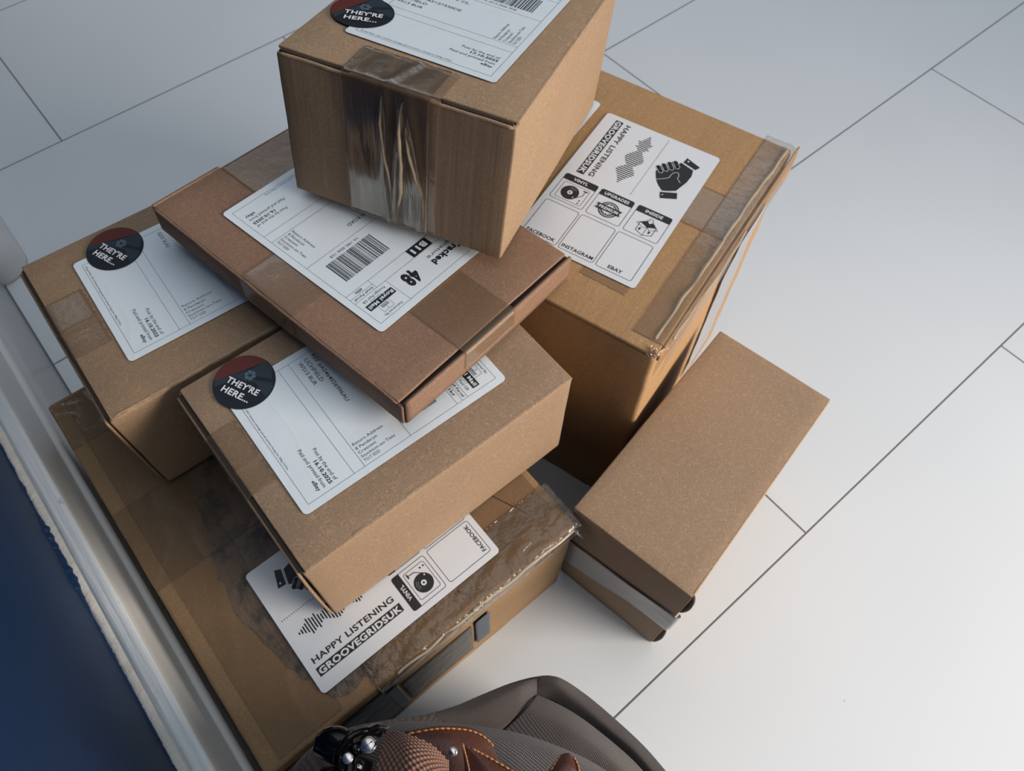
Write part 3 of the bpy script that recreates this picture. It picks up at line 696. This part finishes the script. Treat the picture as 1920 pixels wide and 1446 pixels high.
for a_, b_ in (((.10, -.0008, h - .0008), (.17, -.0010, h - .0012)), ((.165, -.0010, h - .0006), (w - .004, -.0012, h - .0010))):
    rim(P, a_, b_, .0011, m='tape_shine', name='tape_fold', n=90, seed=a_[0] * 900, wob=.0016)
# G : small upright box --------------------------------------------------------
P, w, d, h = root('G', 'cardboard_parcel', 'plain unlabelled brown box standing on the floor at right', None)
o = obj('box_body', rounded_box(w, d, h, .0012, 6, .0006, .0003, 22), [M['G'], M['Gend']], P)
split_mats(o, lambda f: f.normal.x < -.7)
rim(P, (.001, .0007, h - .0009), (w - .001, .0007, h - .0009), .0010, seed=12, wob=.0001)
rim(P, (.0006, .0006, .003), (.0006, .0006, h - .002), .0008, seed=13, wob=.0001)
for z0, z1 in ((.125, .1722), (.004, .066)):
    bm = bmesh.new(); ring = []
    for i in range(17):
        zz = z0 + (z1 - z0) * i / 16; b_ = .0042 * math.sin(PI * (i / 16)) ** .7 + .0002
        ring.append([bm.verts.new(p) for p in ((.0006, -.0001, zz), (.0030, -.0001, zz), (.0030, -b_, zz), (.0006, -b_, zz))])
    for a, b in zip(ring, ring[1:]):
        for j in range(4): bm.faces.new((a[j], a[(j + 1) % 4], b[(j + 1) % 4], b[j]))
    bm.faces.new(ring[0]); bm.faces.new(ring[-1][::-1]); bmesh.ops.recalc_face_normals(bm, faces=bm.faces)
    obj('open_slot_shade', bm, M['edge'], P)  # solid dark lens, the slot's shade put into its colour
def bandG(u, v):
    y_ = -.002 + (d + .002) * u; zt = .1155 - .0135 * u; zb = .070 - .021 * u + .004 * math.sin(u * 6)
    return (-.0019 - .0003 * math.sin(u * 9 + v * 4), y_, zb + (zt - zb) * v)
obj('tape_band', slab(bandG, 50, 12, -.0001), M['tape_milky'], P)
obj('tape_tail', slab(lambda u, v: (-.001 + .006 * u, -.0016 - .0022 * math.sin(u * PI), .072 + (.1150 - .072) * v - .006 * u), 10, 10, .0001), M['tape_milky'], P)

# F : top parcel ---------------------------------------------------------------
P, w, d, h = root('F', 'cardboard_parcel', 'topmost brown parcel with wrinkled clear tape down its shaded end', 'stacked brown parcels')
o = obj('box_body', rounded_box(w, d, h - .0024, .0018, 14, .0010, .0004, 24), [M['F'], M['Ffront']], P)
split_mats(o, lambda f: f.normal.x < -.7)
box_part(P, 'lid', M['F'], .0034, w, .0, d, h - .0021, h, .0009)
rim(P, (.003, .0015, h - .0015), (w, .0015, h - .0015), .0016, seed=21, wob=.0002)
rim(P, (.0006, .002, h - .0030), (.0006, d - .002, h - .0030), .0012, seed=22, m='F', name='folded_edge')
for y0, y1 in ((.003, .047), (.106, d - .002)): box_part(P, 'lid_gap_shade', M['edge'], .0012, .0050, y0, y1, h - .0026, h - .0012, .0002)  # dark strips paint the shade between lid and front board
put_label(P, mail_label([('REF #A6465127330DE', 4.6, 64.6, 43), ('LICHFIELD', 4.6, 58.8, 21), ('WS13 8UR', 5, 53, 20.4), ('3 DOVE CL.', 24, 76.5, 24.5), ('EY PK', 14.4, 70.6, 11)], 'YA 2013 0006 9GB', '17.10.2025', '2kg', dy=5.5), 'n', .0318, .02658, -.04425, h)
put_sticker(P, .0630, .1298, 17, h)
def dF(q, u, v):
    y_ = q.y; e = 0
    if u > .27:
        for yc, yb, wd in ((.0819, .0805, .0022), (.0690, .0755, .0026), (.0640, .0560, .0024)):
            k = (u - .27) / .73; c = yc + (yb - yc) * k + .0015 * math.sin(k * 7 + yc * 500)
            e += .0022 * math.exp(-((y_ - c) / wd) ** 2) * min(1, k * 8)
    else: e += .0012 * math.exp(-((y_ - .078 + .3 * (q.x - .01)) / .003) ** 2)
    return e + abs(noise.noise(Vector((q.y * 60, q.z * 18, q.x * 30)))) * .0007
tape_x0(P, 'packing_tape', M['tape_wrinkle'], .0300, .053, .110, .001, h, disp=dF, top_out=.0012)
tape_x0(P, 'packing_tape', M['tape'], .0290, .047, .104, .002, h + .0001, disp=lambda q, u, v: .0001, top_out=.0008)
def ridge(name, pts, r):
    bm = bmesh.new(); R = []; n = 60
    for i in range(n + 1):
        t = i / n * (len(pts) - 1); a = int(min(t, len(pts) - 2)); p = Vector(pts[a]).lerp(Vector(pts[a + 1]), t - a)
        k = r * math.sin(PI * (i + .5) / (n + 1)) ** .5 * (1 + .4 * noise.noise(Vector((i * .2, r * 900, 0))))
        p.y += .0009 * noise.noise(Vector((i * .09, r * 3000, 4)))
        R.append([bm.verts.new(p + Vector((-math.sin(j * PI / 5) * k * 1.3, math.cos(j * PI / 5) * k, 0))) for j in range(10)])
    for x_, y_ in zip(R, R[1:]):
        for j in range(10): bm.faces.new((x_[j], x_[(j + 1) % 10], y_[(j + 1) % 10], y_[j]))
    bm.faces.new(R[0][::-1]); bm.faces.new(R[-1]); bmesh.ops.recalc_face_normals(bm, faces=bm.faces)
    return obj(name, bm, M['tape_ridge'], P)
ridge('tape_fold', [(-.0020, .0830, .094), (-.0026, .0850, .075), (-.0026, .0822, .050), (-.0024, .0790, .030), (-.0018, .0788, .006)], .0011)
ridge('tape_fold', [(-.0020, .0700, .094), (-.0030, .0722, .074), (-.0030, .0712, .050), (-.0026, .0718, .030), (-.0018, .0752, .006)], .0016)
ridge('tape_fold', [(-.0020, .0680, .078), (-.0026, .0660, .062), (-.0026, .0610, .044), (-.0024, .0570, .034), (-.0018, .0555, .012)], .0013)
# ------------------------------------------------------------------ canvas bag in the foreground
OUT = [(-0.0924,0.0727,0.27),(-0.0797,0.0808,0.27),(-0.0658,0.0843,0.26),(-0.0495,0.0818,0.25),(-0.0325,0.0744,0.235),(-0.0149,0.0651,0.22),(0.0026,0.0585,0.205),(0.0214,0.0541,0.19),(0.0414,0.0489,0.175),(0.0587,0.0415,0.165),(0.0682,0.033,0.163),(0.0748,0.0137,0.165),(0.0788,-0.0096,0.17),(0.081,-0.0348,0.18),(0.08,-0.0572,0.19),(0.0701,-0.0897,0.21),(0.0448,-0.1215,0.23),(-0.0026,-0.1277,0.25),(-0.0587,-0.1002,0.27),(-0.0996,-0.0496,0.28),(-0.1153,0.0105,0.28),(-0.1113,0.0482,0.275)]
GUSSET = [[(0.0587,0.0405,0.168),(0.0682,0.0318,0.168),(0.0747,0.0134,0.168),(0.0788,-0.0093,0.172),(0.0812,-0.0346,0.18),(0.08,-0.0572,0.19)],[(0.0523,0.0368,0.176),(0.062,0.0267,0.178),(0.0667,0.0111,0.178),(0.0707,-0.0122,0.182),(0.0734,-0.0337,0.19),(0.0719,-0.0572,0.2)],[(0.0481,0.0328,0.172),(0.0551,0.0236,0.172),(0.0604,0.0078,0.174),(0.066,-0.0119,0.178),(0.0684,-0.034,0.186),(0.0673,-0.0577,0.195)]]
CORNERP = [[(-0.0137,0.0624,0.215),(0.0022,0.0579,0.206),(0.0208,0.0531,0.195),(0.0385,0.0481,0.185),(0.0486,0.0438,0.178),(0.0563,0.0401,0.172)],[(-0.0074,0.0549,0.215),(0.0051,0.0494,0.212),(0.0213,0.0452,0.206),(0.0367,0.0422,0.196),(0.0452,0.04,0.188),(0.0503,0.0336,0.18)],[(-0.005,0.0427,0.212),(0.0055,0.0355,0.212),(0.0171,0.0297,0.21),(0.0308,0.03,0.202),(0.0402,0.0316,0.19),(0.0479,0.0317,0.178)]]
POCKET = [[(0.0485,0.0326,0.18),(0.0544,0.0216,0.182),(0.0606,0.0056,0.184),(0.0652,-0.0136,0.188),(0.0683,-0.035,0.195),(0.0681,-0.0575,0.205)],[(0.0357,0.0292,0.2),(0.0413,0.0183,0.204),(0.0489,0.0028,0.208),(0.0541,-0.0145,0.212),(0.0565,-0.0326,0.218),(0.0544,-0.0528,0.228)],[(0.0181,0.0284,0.208),(0.0284,0.0135,0.212),(0.0382,-0.0037,0.216),(0.0438,-0.02,0.22),(0.0459,-0.0343,0.226),(0.0445,-0.051,0.235)]]
FLAP = [[(-0.0367,0.0689,0.27),(-0.0251,0.0636,0.27),(-0.0131,0.0542,0.268),(-0.0008,0.0426,0.266),(0.0112,0.0304,0.264),(0.0224,0.0173,0.262),(0.0338,-0.0,0.26),(0.0421,-0.0161,0.26),(0.0485,-0.0336,0.26)],[(-0.0407,0.0634,0.285),(-0.0273,0.0565,0.287),(-0.0157,0.0476,0.286),(-0.0039,0.0367,0.284),(0.0073,0.025,0.282),(0.018,0.0124,0.28),(0.0282,-0.0028,0.278),(0.0352,-0.0173,0.276),(0.0408,-0.0347,0.276)],[(-0.0553,0.048,0.295),(-0.0395,0.0362,0.3),(-0.0287,0.0276,0.3),(-0.0177,0.0173,0.3),(-0.0072,0.0063,0.298),(0.0027,-0.0054,0.295),(0.011,-0.0172,0.292),(0.0162,-0.0287,0.29),(0.0221,-0.0448,0.288)],[(-0.0752,0.0209,0.3),(-0.0588,0.0078,0.305),(-0.0488,-0.0004,0.305),(-0.0379,-0.0095,0.305),(-0.0272,-0.0186,0.303),(-0.017,-0.0287,0.3),(-0.0107,-0.038,0.298),(-0.0051,-0.0482,0.295),(0.0014,-0.059,0.293)]]
LEATHER = [[(-0.0235,0.0539,0.298),(-0.0159,0.0497,0.298),(-0.0093,0.0455,0.298),(-0.0032,0.0406,0.297),(0.0024,0.0351,0.296),(0.0058,0.0289,0.295),(0.0066,0.0228,0.294)],[(-0.0195,0.0439,0.303),(-0.013,0.0396,0.304),(-0.0078,0.0359,0.304),(-0.0036,0.0318,0.303),(0.0003,0.0269,0.302),(0.0034,0.0214,0.3),(0.0049,0.0156,0.297)],[(-0.0181,0.0284,0.306),(-0.0142,0.0251,0.307),(-0.0104,0.022,0.307),(-0.0068,0.0185,0.306),(-0.0039,0.0149,0.305),(-0.001,0.0115,0.302),(0.0014,0.0072,0.299)],[(-0.0273,0.0081,0.307),(-0.0235,0.005,0.308),(-0.0198,0.0019,0.308),(-0.017,-0.0004,0.307),(-0.0143,-0.0027,0.306),(-0.0115,-0.0051,0.304),(-0.0095,-0.0083,0.3)]]
LSTRAP = [[(-0.0051,0.0286,0.325),(-0.0034,0.026,0.327),(-0.0015,0.0231,0.325)],[(-0.0089,0.0229,0.325),(-0.0019,0.0174,0.329),(0.0032,0.0144,0.325)],[(-0.014,0.0149,0.325),(-0.0022,0.0076,0.331),(0.0095,0.0015,0.325)],[(-0.0231,0.0002,0.325),(-0.0063,-0.0083,0.333),(0.0148,-0.0157,0.325)]]
WEB = [[(-0.0283,0.055,0.325),(-0.0236,0.051,0.333),(-0.019,0.0443,0.337),(-0.0147,0.0359,0.335),(-0.0134,0.0271,0.327)],[(-0.032,0.0496,0.338),(-0.0266,0.0451,0.345),(-0.022,0.0389,0.35),(-0.018,0.0311,0.347),(-0.0159,0.0224,0.338)],[(-0.0386,0.0428,0.345),(-0.0325,0.0378,0.352),(-0.0269,0.0314,0.357),(-0.0227,0.0245,0.354),(-0.0199,0.0163,0.346)],[(-0.0514,0.0296,0.345),(-0.0446,0.0242,0.352),(-0.038,0.0178,0.357),(-0.0337,0.0117,0.354),(-0.0299,0.0045,0.346)]]
TAB = [[(0.0276,-0.0028,0.3),(0.0299,-0.0031,0.302),(0.0323,-0.005,0.302),(0.0328,-0.0077,0.3)],[(0.0206,-0.0036,0.303),(0.0246,-0.0064,0.306),(0.0284,-0.0096,0.306),(0.032,-0.0142,0.303)],[(0.0112,-0.0059,0.305),(0.0153,-0.0093,0.308),(0.021,-0.014,0.308),(0.0269,-0.0189,0.305)]]
BAND = [[(-0.0447,0.0649,0.3),(-0.0391,0.0658,0.306),(-0.0331,0.0648,0.31),(-0.0286,0.0619,0.31),(-0.0267,0.0586,0.306)],[(-0.0423,0.0609,0.312),(-0.0367,0.0608,0.322),(-0.0318,0.0598,0.326),(-0.0286,0.0577,0.326),(-0.0277,0.056,0.318)],[(-0.0423,0.0575,0.3),(-0.0369,0.0582,0.312),(-0.0331,0.0583,0.316),(-0.0308,0.0577,0.314),(-0.0303,0.0566,0.308)]]
PTS = {'screw':(-0.0366,0.0544,0.335),'screw2':(-0.01,0.0298,0.318),'bar0':(-0.056,0.0743,0.31),'bar1':(-0.0439,0.065,0.315),'bolt':(-0.0434,0.0642,0.32),'low':(-0.0513,0.0548,0.325),'dk0':(-0.0584,0.0739,0.3),'dk1':(-0.0465,0.0504,0.3),'ring':(-0.0429,0.0575,0.32),'nub':(-0.0425,0.0703,0.305)}

def cr(p0, p1, p2, p3, t):
    return .5 * ((2 * p1) + (-p0 + p2) * t + (2 * p0 - 5 * p1 + 4 * p2 - p3) * t * t + (-p0 + 3 * p1 - 3 * p2 + p3) * t ** 3)
def cr_list(P_, u):
    n = len(P_) - 1; t = u * n; i = min(int(t), n - 1); t -= i
    return cr(P_[max(i - 1, 0)], P_[i], P_[i + 1], P_[min(i + 2, n)], t)
def patch(name, grid, m, parent, t=.002, nu=40, nv=40, disp=None, edge_round=True):
    G = [[Vector(p) for p in r] for r in grid]
    def f(u, v):
        cols = [cr_list(r, v) for r in G]; p = cr_list(cols, u)
        return p
    pts = [[f(i / nu, j / nv) for j in range(nv + 1)] for i in range(nu + 1)]
    bm = bmesh.new(); uvl = bm.loops.layers.uv.new('weave')
    su = [0.0]; sv = [0.0]
    for i in range(nu): su.append(su[-1] + (pts[i + 1][nv // 2] - pts[i][nv // 2]).length)
    for j in range(nv): sv.append(sv[-1] + (pts[nu // 2][j + 1] - pts[nu // 2][j]).length)
    def nrm(i, j):
        a = pts[min(i + 1, nu)][j] - pts[max(i - 1, 0)][j]; b = pts[i][min(j + 1, nv)] - pts[i][max(j - 1, 0)]; q = a.cross(b).normalized()
        return q if q.z > 0 else -q
    T = []; Bt = []
    for i in range(nu + 1):
        T.append([]); Bt.append([])
        for j in range(nv + 1):
            n = nrm(i, j); e = 0
            if edge_round and (i in (0,) or j in (0, nv)): e = -t * .35
            if disp: e += disp(su[i], sv[j])
            T[i].append(bm.verts.new(pts[i][j] + n * e)); Bt[i].append(bm.verts.new(pts[i][j] - n * t))
    uv = {}
    for i in range(nu + 1):
        for j in range(nv + 1): uv[T[i][j]] = (su[i], sv[j]); uv[Bt[i][j]] = (su[i], sv[j])
    for i in range(nu):
        for j in range(nv):
            bm.faces.new((T[i][j], T[i + 1][j], T[i + 1][j + 1], T[i][j + 1])); bm.faces.new((Bt[i][j + 1], Bt[i + 1][j + 1], Bt[i + 1][j], Bt[i][j]))
    for i in range(nu):
        bm.faces.new((T[i + 1][0], T[i][0], Bt[i][0], Bt[i + 1][0])); bm.faces.new((T[i][nv], T[i + 1][nv], Bt[i + 1][nv], Bt[i][nv]))
    for j in range(nv):
        bm.faces.new((T[0][j], T[0][j + 1], Bt[0][j + 1], Bt[0][j])); bm.faces.new((T[nu][j + 1], T[nu][j], Bt[nu][j], Bt[nu][j + 1]))
    for q in bm.faces:
        for l in q.loops: l[uvl].uv = uv[l.vert]
    bmesh.ops.recalc_face_normals(bm, faces=bm.faces)
    return obj(name, bm, m, parent), pts

def canvas(name, c0, c1, pitch, herr=False, bump=.8):
    m = mat(name, c0, .85); g = N(m); uv = g.n('UVMap').outputs[0]; s = g.n('SeparateXYZ'); g.l(uv, s.inputs[0])
    k = 2 * PI / pitch; a = g.math('SINE', g.math('MULTIPLY', s.outputs[0], k)); b = g.math('SINE', g.math('MULTIPLY', s.outputs[1], k))
    if herr:
        a = g.math('SINE', g.math('MULTIPLY', g.math('ADD', s.outputs[0], s.outputs[1]), k * .8)); b = g.math('SINE', g.math('MULTIPLY', s.outputs[1], k * 1.3))
    h_ = g.math('ADD', g.math('MULTIPLY', g.math('MULTIPLY', a, b), .5), .5)
    nn = g.noise(uv, 900, 3, .6); h2 = g.math('ADD', g.math('MULTIPLY', h_, .75), g.math('MULTIPLY', nn, .3))
    c = g.mix(g.ramp(h2, [(.35, (0, 0, 0)), (.85, (1, 1, 1))]), c0, c1)
    c = g.mix(g.math('MULTIPLY', g.noise(uv, 30, 2), .5), c, tuple(q * .55 for q in c0))
    g.l(c, g.b.inputs['Base Color']); g.l(g.bump(h2, bump, .0006), g.b.inputs['Normal'])
    g.b.inputs['Sheen Weight'].default_value = .15
    return m
M['canv_dark'] = canvas('dark_taupe_canvas', (.022, .016, .015), (.105, .080, .072), .0014)
M['canv_mid'] = canvas('taupe_canvas', (.045, .033, .030), (.130, .100, .090), .0012)
M['canv_light'] = canvas('grey_ribbed_canvas', (.022, .018, .018), (.215, .180, .170), .0016, True)
M['canv_flap'] = canvas('grey_herringbone_canvas', (.028, .025, .028), (.250, .225, .225), .0017, True)
M['web'] = canvas('rust_webbing', (.085, .036, .022), (.37, .185, .115), .0033, False, 1.0)
ml = mat('brown_leather', (.12, .042, .024), .42); g = N(ml); v = g.coord()
g.l(g.mix(g.noise(v, 70, 4, .6), (.045, .015, .010), (.130, .050, .032)), g.b.inputs['Base Color']); g.l(g.bump(g.noise(v, 420, 4, .6), .4, .0008), g.b.inputs['Normal']); M['leather'] = ml
M['thread'] = mat('orange_thread', (.46, .20, .08), .7)
M['gunmetal'] = mat('black_nickel', (.02, .02, .022), .12, Metallic=.9); M['silver'] = mat('worn_silver', (.75, .72, .68), .22, Metallic=1.0)
M['blackleather'] = mat('black_loop', (.012, .011, .012), .3)

BG = empty('canvas_bag', Matrix.Translation((-.02, -.03, 0)))
tag(BG, 'taupe canvas bag with brown leather trim and rust webbing strap in the foreground', 'bag')
inv = Matrix.Translation((.02, .03, 0))
def bag_fix(o): o.data.transform(inv); return o
# body: one soft closed volume standing on the floor
C0 = Vector((-.02, -.03)); bm = bmesh.new(); rings = []
spec = [(.80, 0, .0), (.90, .004, .0), (.93, .05, .0), (.95, None, .55), (.985, None, .90), (1.0, None, 1.0), (.97, None, 1.03), (.86, None, 1.06), (.6, None, 1.10), (.3, None, 1.12)]
NR = 88
o_pts = [cr_list([Vector(p) for p in OUT] + [Vector(OUT[0])], i / NR) for i in range(NR)]
for k, zz, fz in spec:
    rings.append([bm.verts.new((C0.x + (p.x - C0.x) * k, C0.y + (p.y - C0.y) * k, zz if zz is not None else (p.z - .003) * fz - (.004 if fz > 1 else 0))) for p in o_pts])
for a, b in zip(rings, rings[1:]):
    for j in range(NR): bm.faces.new((a[j], a[(j + 1) % NR], b[(j + 1) % NR], b[j]))
bm.faces.new(rings[0][::-1]); c = bm.verts.new((C0.x, C0.y, .25))
for j in range(NR): bm.faces.new((rings[-1][j], rings[-1][(j + 1) % NR], c))
uvl = bm.loops.layers.uv.new('weave')
for q in bm.faces:
    for l in q.loops: l[uvl].uv = (l.vert.co.x + l.vert.co.z * .5, l.vert.co.y + l.vert.co.z * .5)
bmesh.ops.recalc_face_normals(bm, faces=bm.faces)
bag_fix(obj('bag_body', bm, M['canv_dark'], BG))
for nm, gr, m_, t_ in (('gusset', GUSSET, 'canv_dark', .003), ('corner_panel', CORNERP, 'canv_mid', .003), ('pocket', POCKET, 'canv_light', .003), ('flap', FLAP, 'canv_flap', .003)):
    o, pts = patch(nm, gr, M[m_], BG, t_, 48, 64); bag_fix(o)
    if nm != 'flap':
        pass
def stitches(parent, pts, off, m, n, length=.0028, r=.00045):
    bm = bmesh.new()
    for i in range(n):
        t = (i + .25) / n * (len(pts) - 1); a = int(min(t, len(pts) - 2)); p = pts[a].lerp(pts[a + 1], t - a); dr = (pts[a + 1] - pts[a]).normalized(); L = length
        R = []
        s = dr.cross(Vector((0, 0, 1))).normalized(); up = s.cross(dr)
        for k in range(5):
            kk = k / 4; c = p + dr * L * (kk - .5) + Vector((0, 0, off)) + up * .0005 * math.sin(PI * kk); rr = r * (1 if 0 < k < 4 else .5)
            R.append([bm.verts.new(c + (s * math.cos(j * PI / 3) + up * math.sin(j * PI / 3)) * rr) for j in range(6)])
        for x_, y_ in zip(R, R[1:]):
            for j in range(6): bm.faces.new((x_[j], x_[(j + 1) % 6], y_[(j + 1) % 6], y_[j]))
        bm.faces.new(R[0][::-1]); bm.faces.new(R[-1])
    return bag_fix(obj('stitching', bm, m, parent))
o, pts = patch('leather_patch', LEATHER, M['leather'], BG, .002, 30, 40); bag_fix(o)
stitches(o, [Vector(p) for p in [r.lerp(q, .35) for r, q in zip(pts[0], pts[8])]][1:], .0004, M['thread'], 16)
o, pts = patch('leather_strap', LSTRAP, M['leather'], BG, .003, 30, 20); bag_fix(o)
stitches(o, [pts[i][17] for i in range(0, 31)], .0006, M['thread'], 14)
stitches(o, [pts[i][3] for i in range(0, 31)], .0006, M['thread'], 14)
o, pts = patch('leather_tab', TAB, M['leather'], BG, .002, 24, 24); bag_fix(o)
stitches(o, [pts[i][3] for i in range(3, 25)] , .0004, M['thread'], 7, .0022, .0004); stitches(o, [pts[i][21] for i in range(3, 25)], .0004, M['thread'], 7, .0022, .0004)
pw = 2 * PI / .0033
o, pts = patch('webbing_strap', WEB, M['web'], BG, .003, 150, 150, disp=lambda a, b: .00045 * math.sin(a * pw) * math.sin(b * pw)); bag_fix(o)
o, pts = patch('loop_band', BAND, M['blackleather'], BG, .002, 24, 24); bag_fix(o)

def tube(name, pts, r, m, parent, n=12, taper=None):
    bm = bmesh.new(); R = []; pts = [Vector(p) for p in pts]
    for i, p in enumerate(pts):
        d_ = (pts[min(i + 1, len(pts) - 1)] - pts[max(i - 1, 0)]).normalized(); s = d_.orthogonal().normalized(); t = d_.cross(s); rr = r * (taper(i / (len(pts) - 1)) if taper else 1)
        R.append([bm.verts.new(p + (s * math.cos(j * 2 * PI / n) + t * math.sin(j * 2 * PI / n)) * rr) for j in range(n)])
    # keep rings aligned
    for x_, y_ in zip(R, R[1:]):
        off = min(range(n), key=lambda k: sum((x_[j].co - y_[(j + k) % n].co).length for j in range(0, n, 3)))
        yy = y_[off:] + y_[:off]
        for j in range(n): bm.faces.new((x_[j], x_[(j + 1) % n], yy[(j + 1) % n], yy[j]))
        y_[:] = yy
    bm.faces.new(R[0][::-1]); bm.faces.new(R[-1]); bmesh.ops.recalc_face_normals(bm, faces=bm.faces)
    return bag_fix(obj(name, bm, m, parent))
V3 = {k: Vector(v) for k, v in PTS.items()}
a, b = V3['bar0'], V3['bar1']
buckle = tube('buckle', [a.lerp(b, i / 14) for i in range(15)], .0062, M['gunmetal'], BG, 20, lambda u: math.sin(PI * min(max(u, .06), .94)) ** .3)
a, b = V3['dk0'], V3['dk1']
tube('buckle_frame', [a, a.lerp(b, .5) + Vector((0, 0, .006)), b], .0045, M['gunmetal'], buckle)
c = V3['ring']; tube('ring', [c + Vector((.011 * math.cos(t), .006 * math.sin(t), .011 * math.sin(t) - .004)) for t in [i * PI / 12 for i in range(13)]], .0016, M['gunmetal'], buckle)
tube('ring', [V3['low'] + Vector((-.012 + .002 * i, .004 * math.sin(i * .8), .002 * math.cos(i))) for i in range(12)], .0030, M['gunmetal'], buckle)
def disc(name, c, r, hgt, m, parent, slot=True):
    bm = bmesh.new(); pr = [(0, 0), (r * .75, 0), (r * .95, -hgt * .25), (r, -hgt * .5), (r * .95, -hgt), (0, -hgt)]
    R = []
    for k in range(28):
        a_ = 2 * PI * k / 28; R.append([bm.verts.new(c + Vector((q[0] * math.cos(a_), q[0] * math.sin(a_), q[1]))) for q in pr[1:-1]])
    for k in range(28):
        A_, B_ = R[k], R[(k + 1) % 28]
        for j in range(3): bm.faces.new((A_[j], B_[j], B_[j + 1], A_[j + 1]))
    bm.faces.new([q[0] for q in R]); bm.faces.new([q[-1] for q in R][::-1]); bmesh.ops.recalc_face_normals(bm, faces=bm.faces)
    if slot:
        q = bmesh.ops.create_cube(bm, size=1)['verts']
    for v_ in (q if slot else []): v_.co = c + Vector((v_.co.x * r * 1.3, v_.co.y * r * .18, v_.co.z * .0004 - .0001))
    return bag_fix(obj(name, bm, m, parent))
disc('screw', V3['screw'], .0036, .003, M['silver'], buckle)
disc('rivet', V3['screw2'], .0022, .002, M['silver'], BG, False)
disc('rivet', V3['low'] + Vector((.004, .002, .004)), .0026, .002, M['silver'], buckle, False)
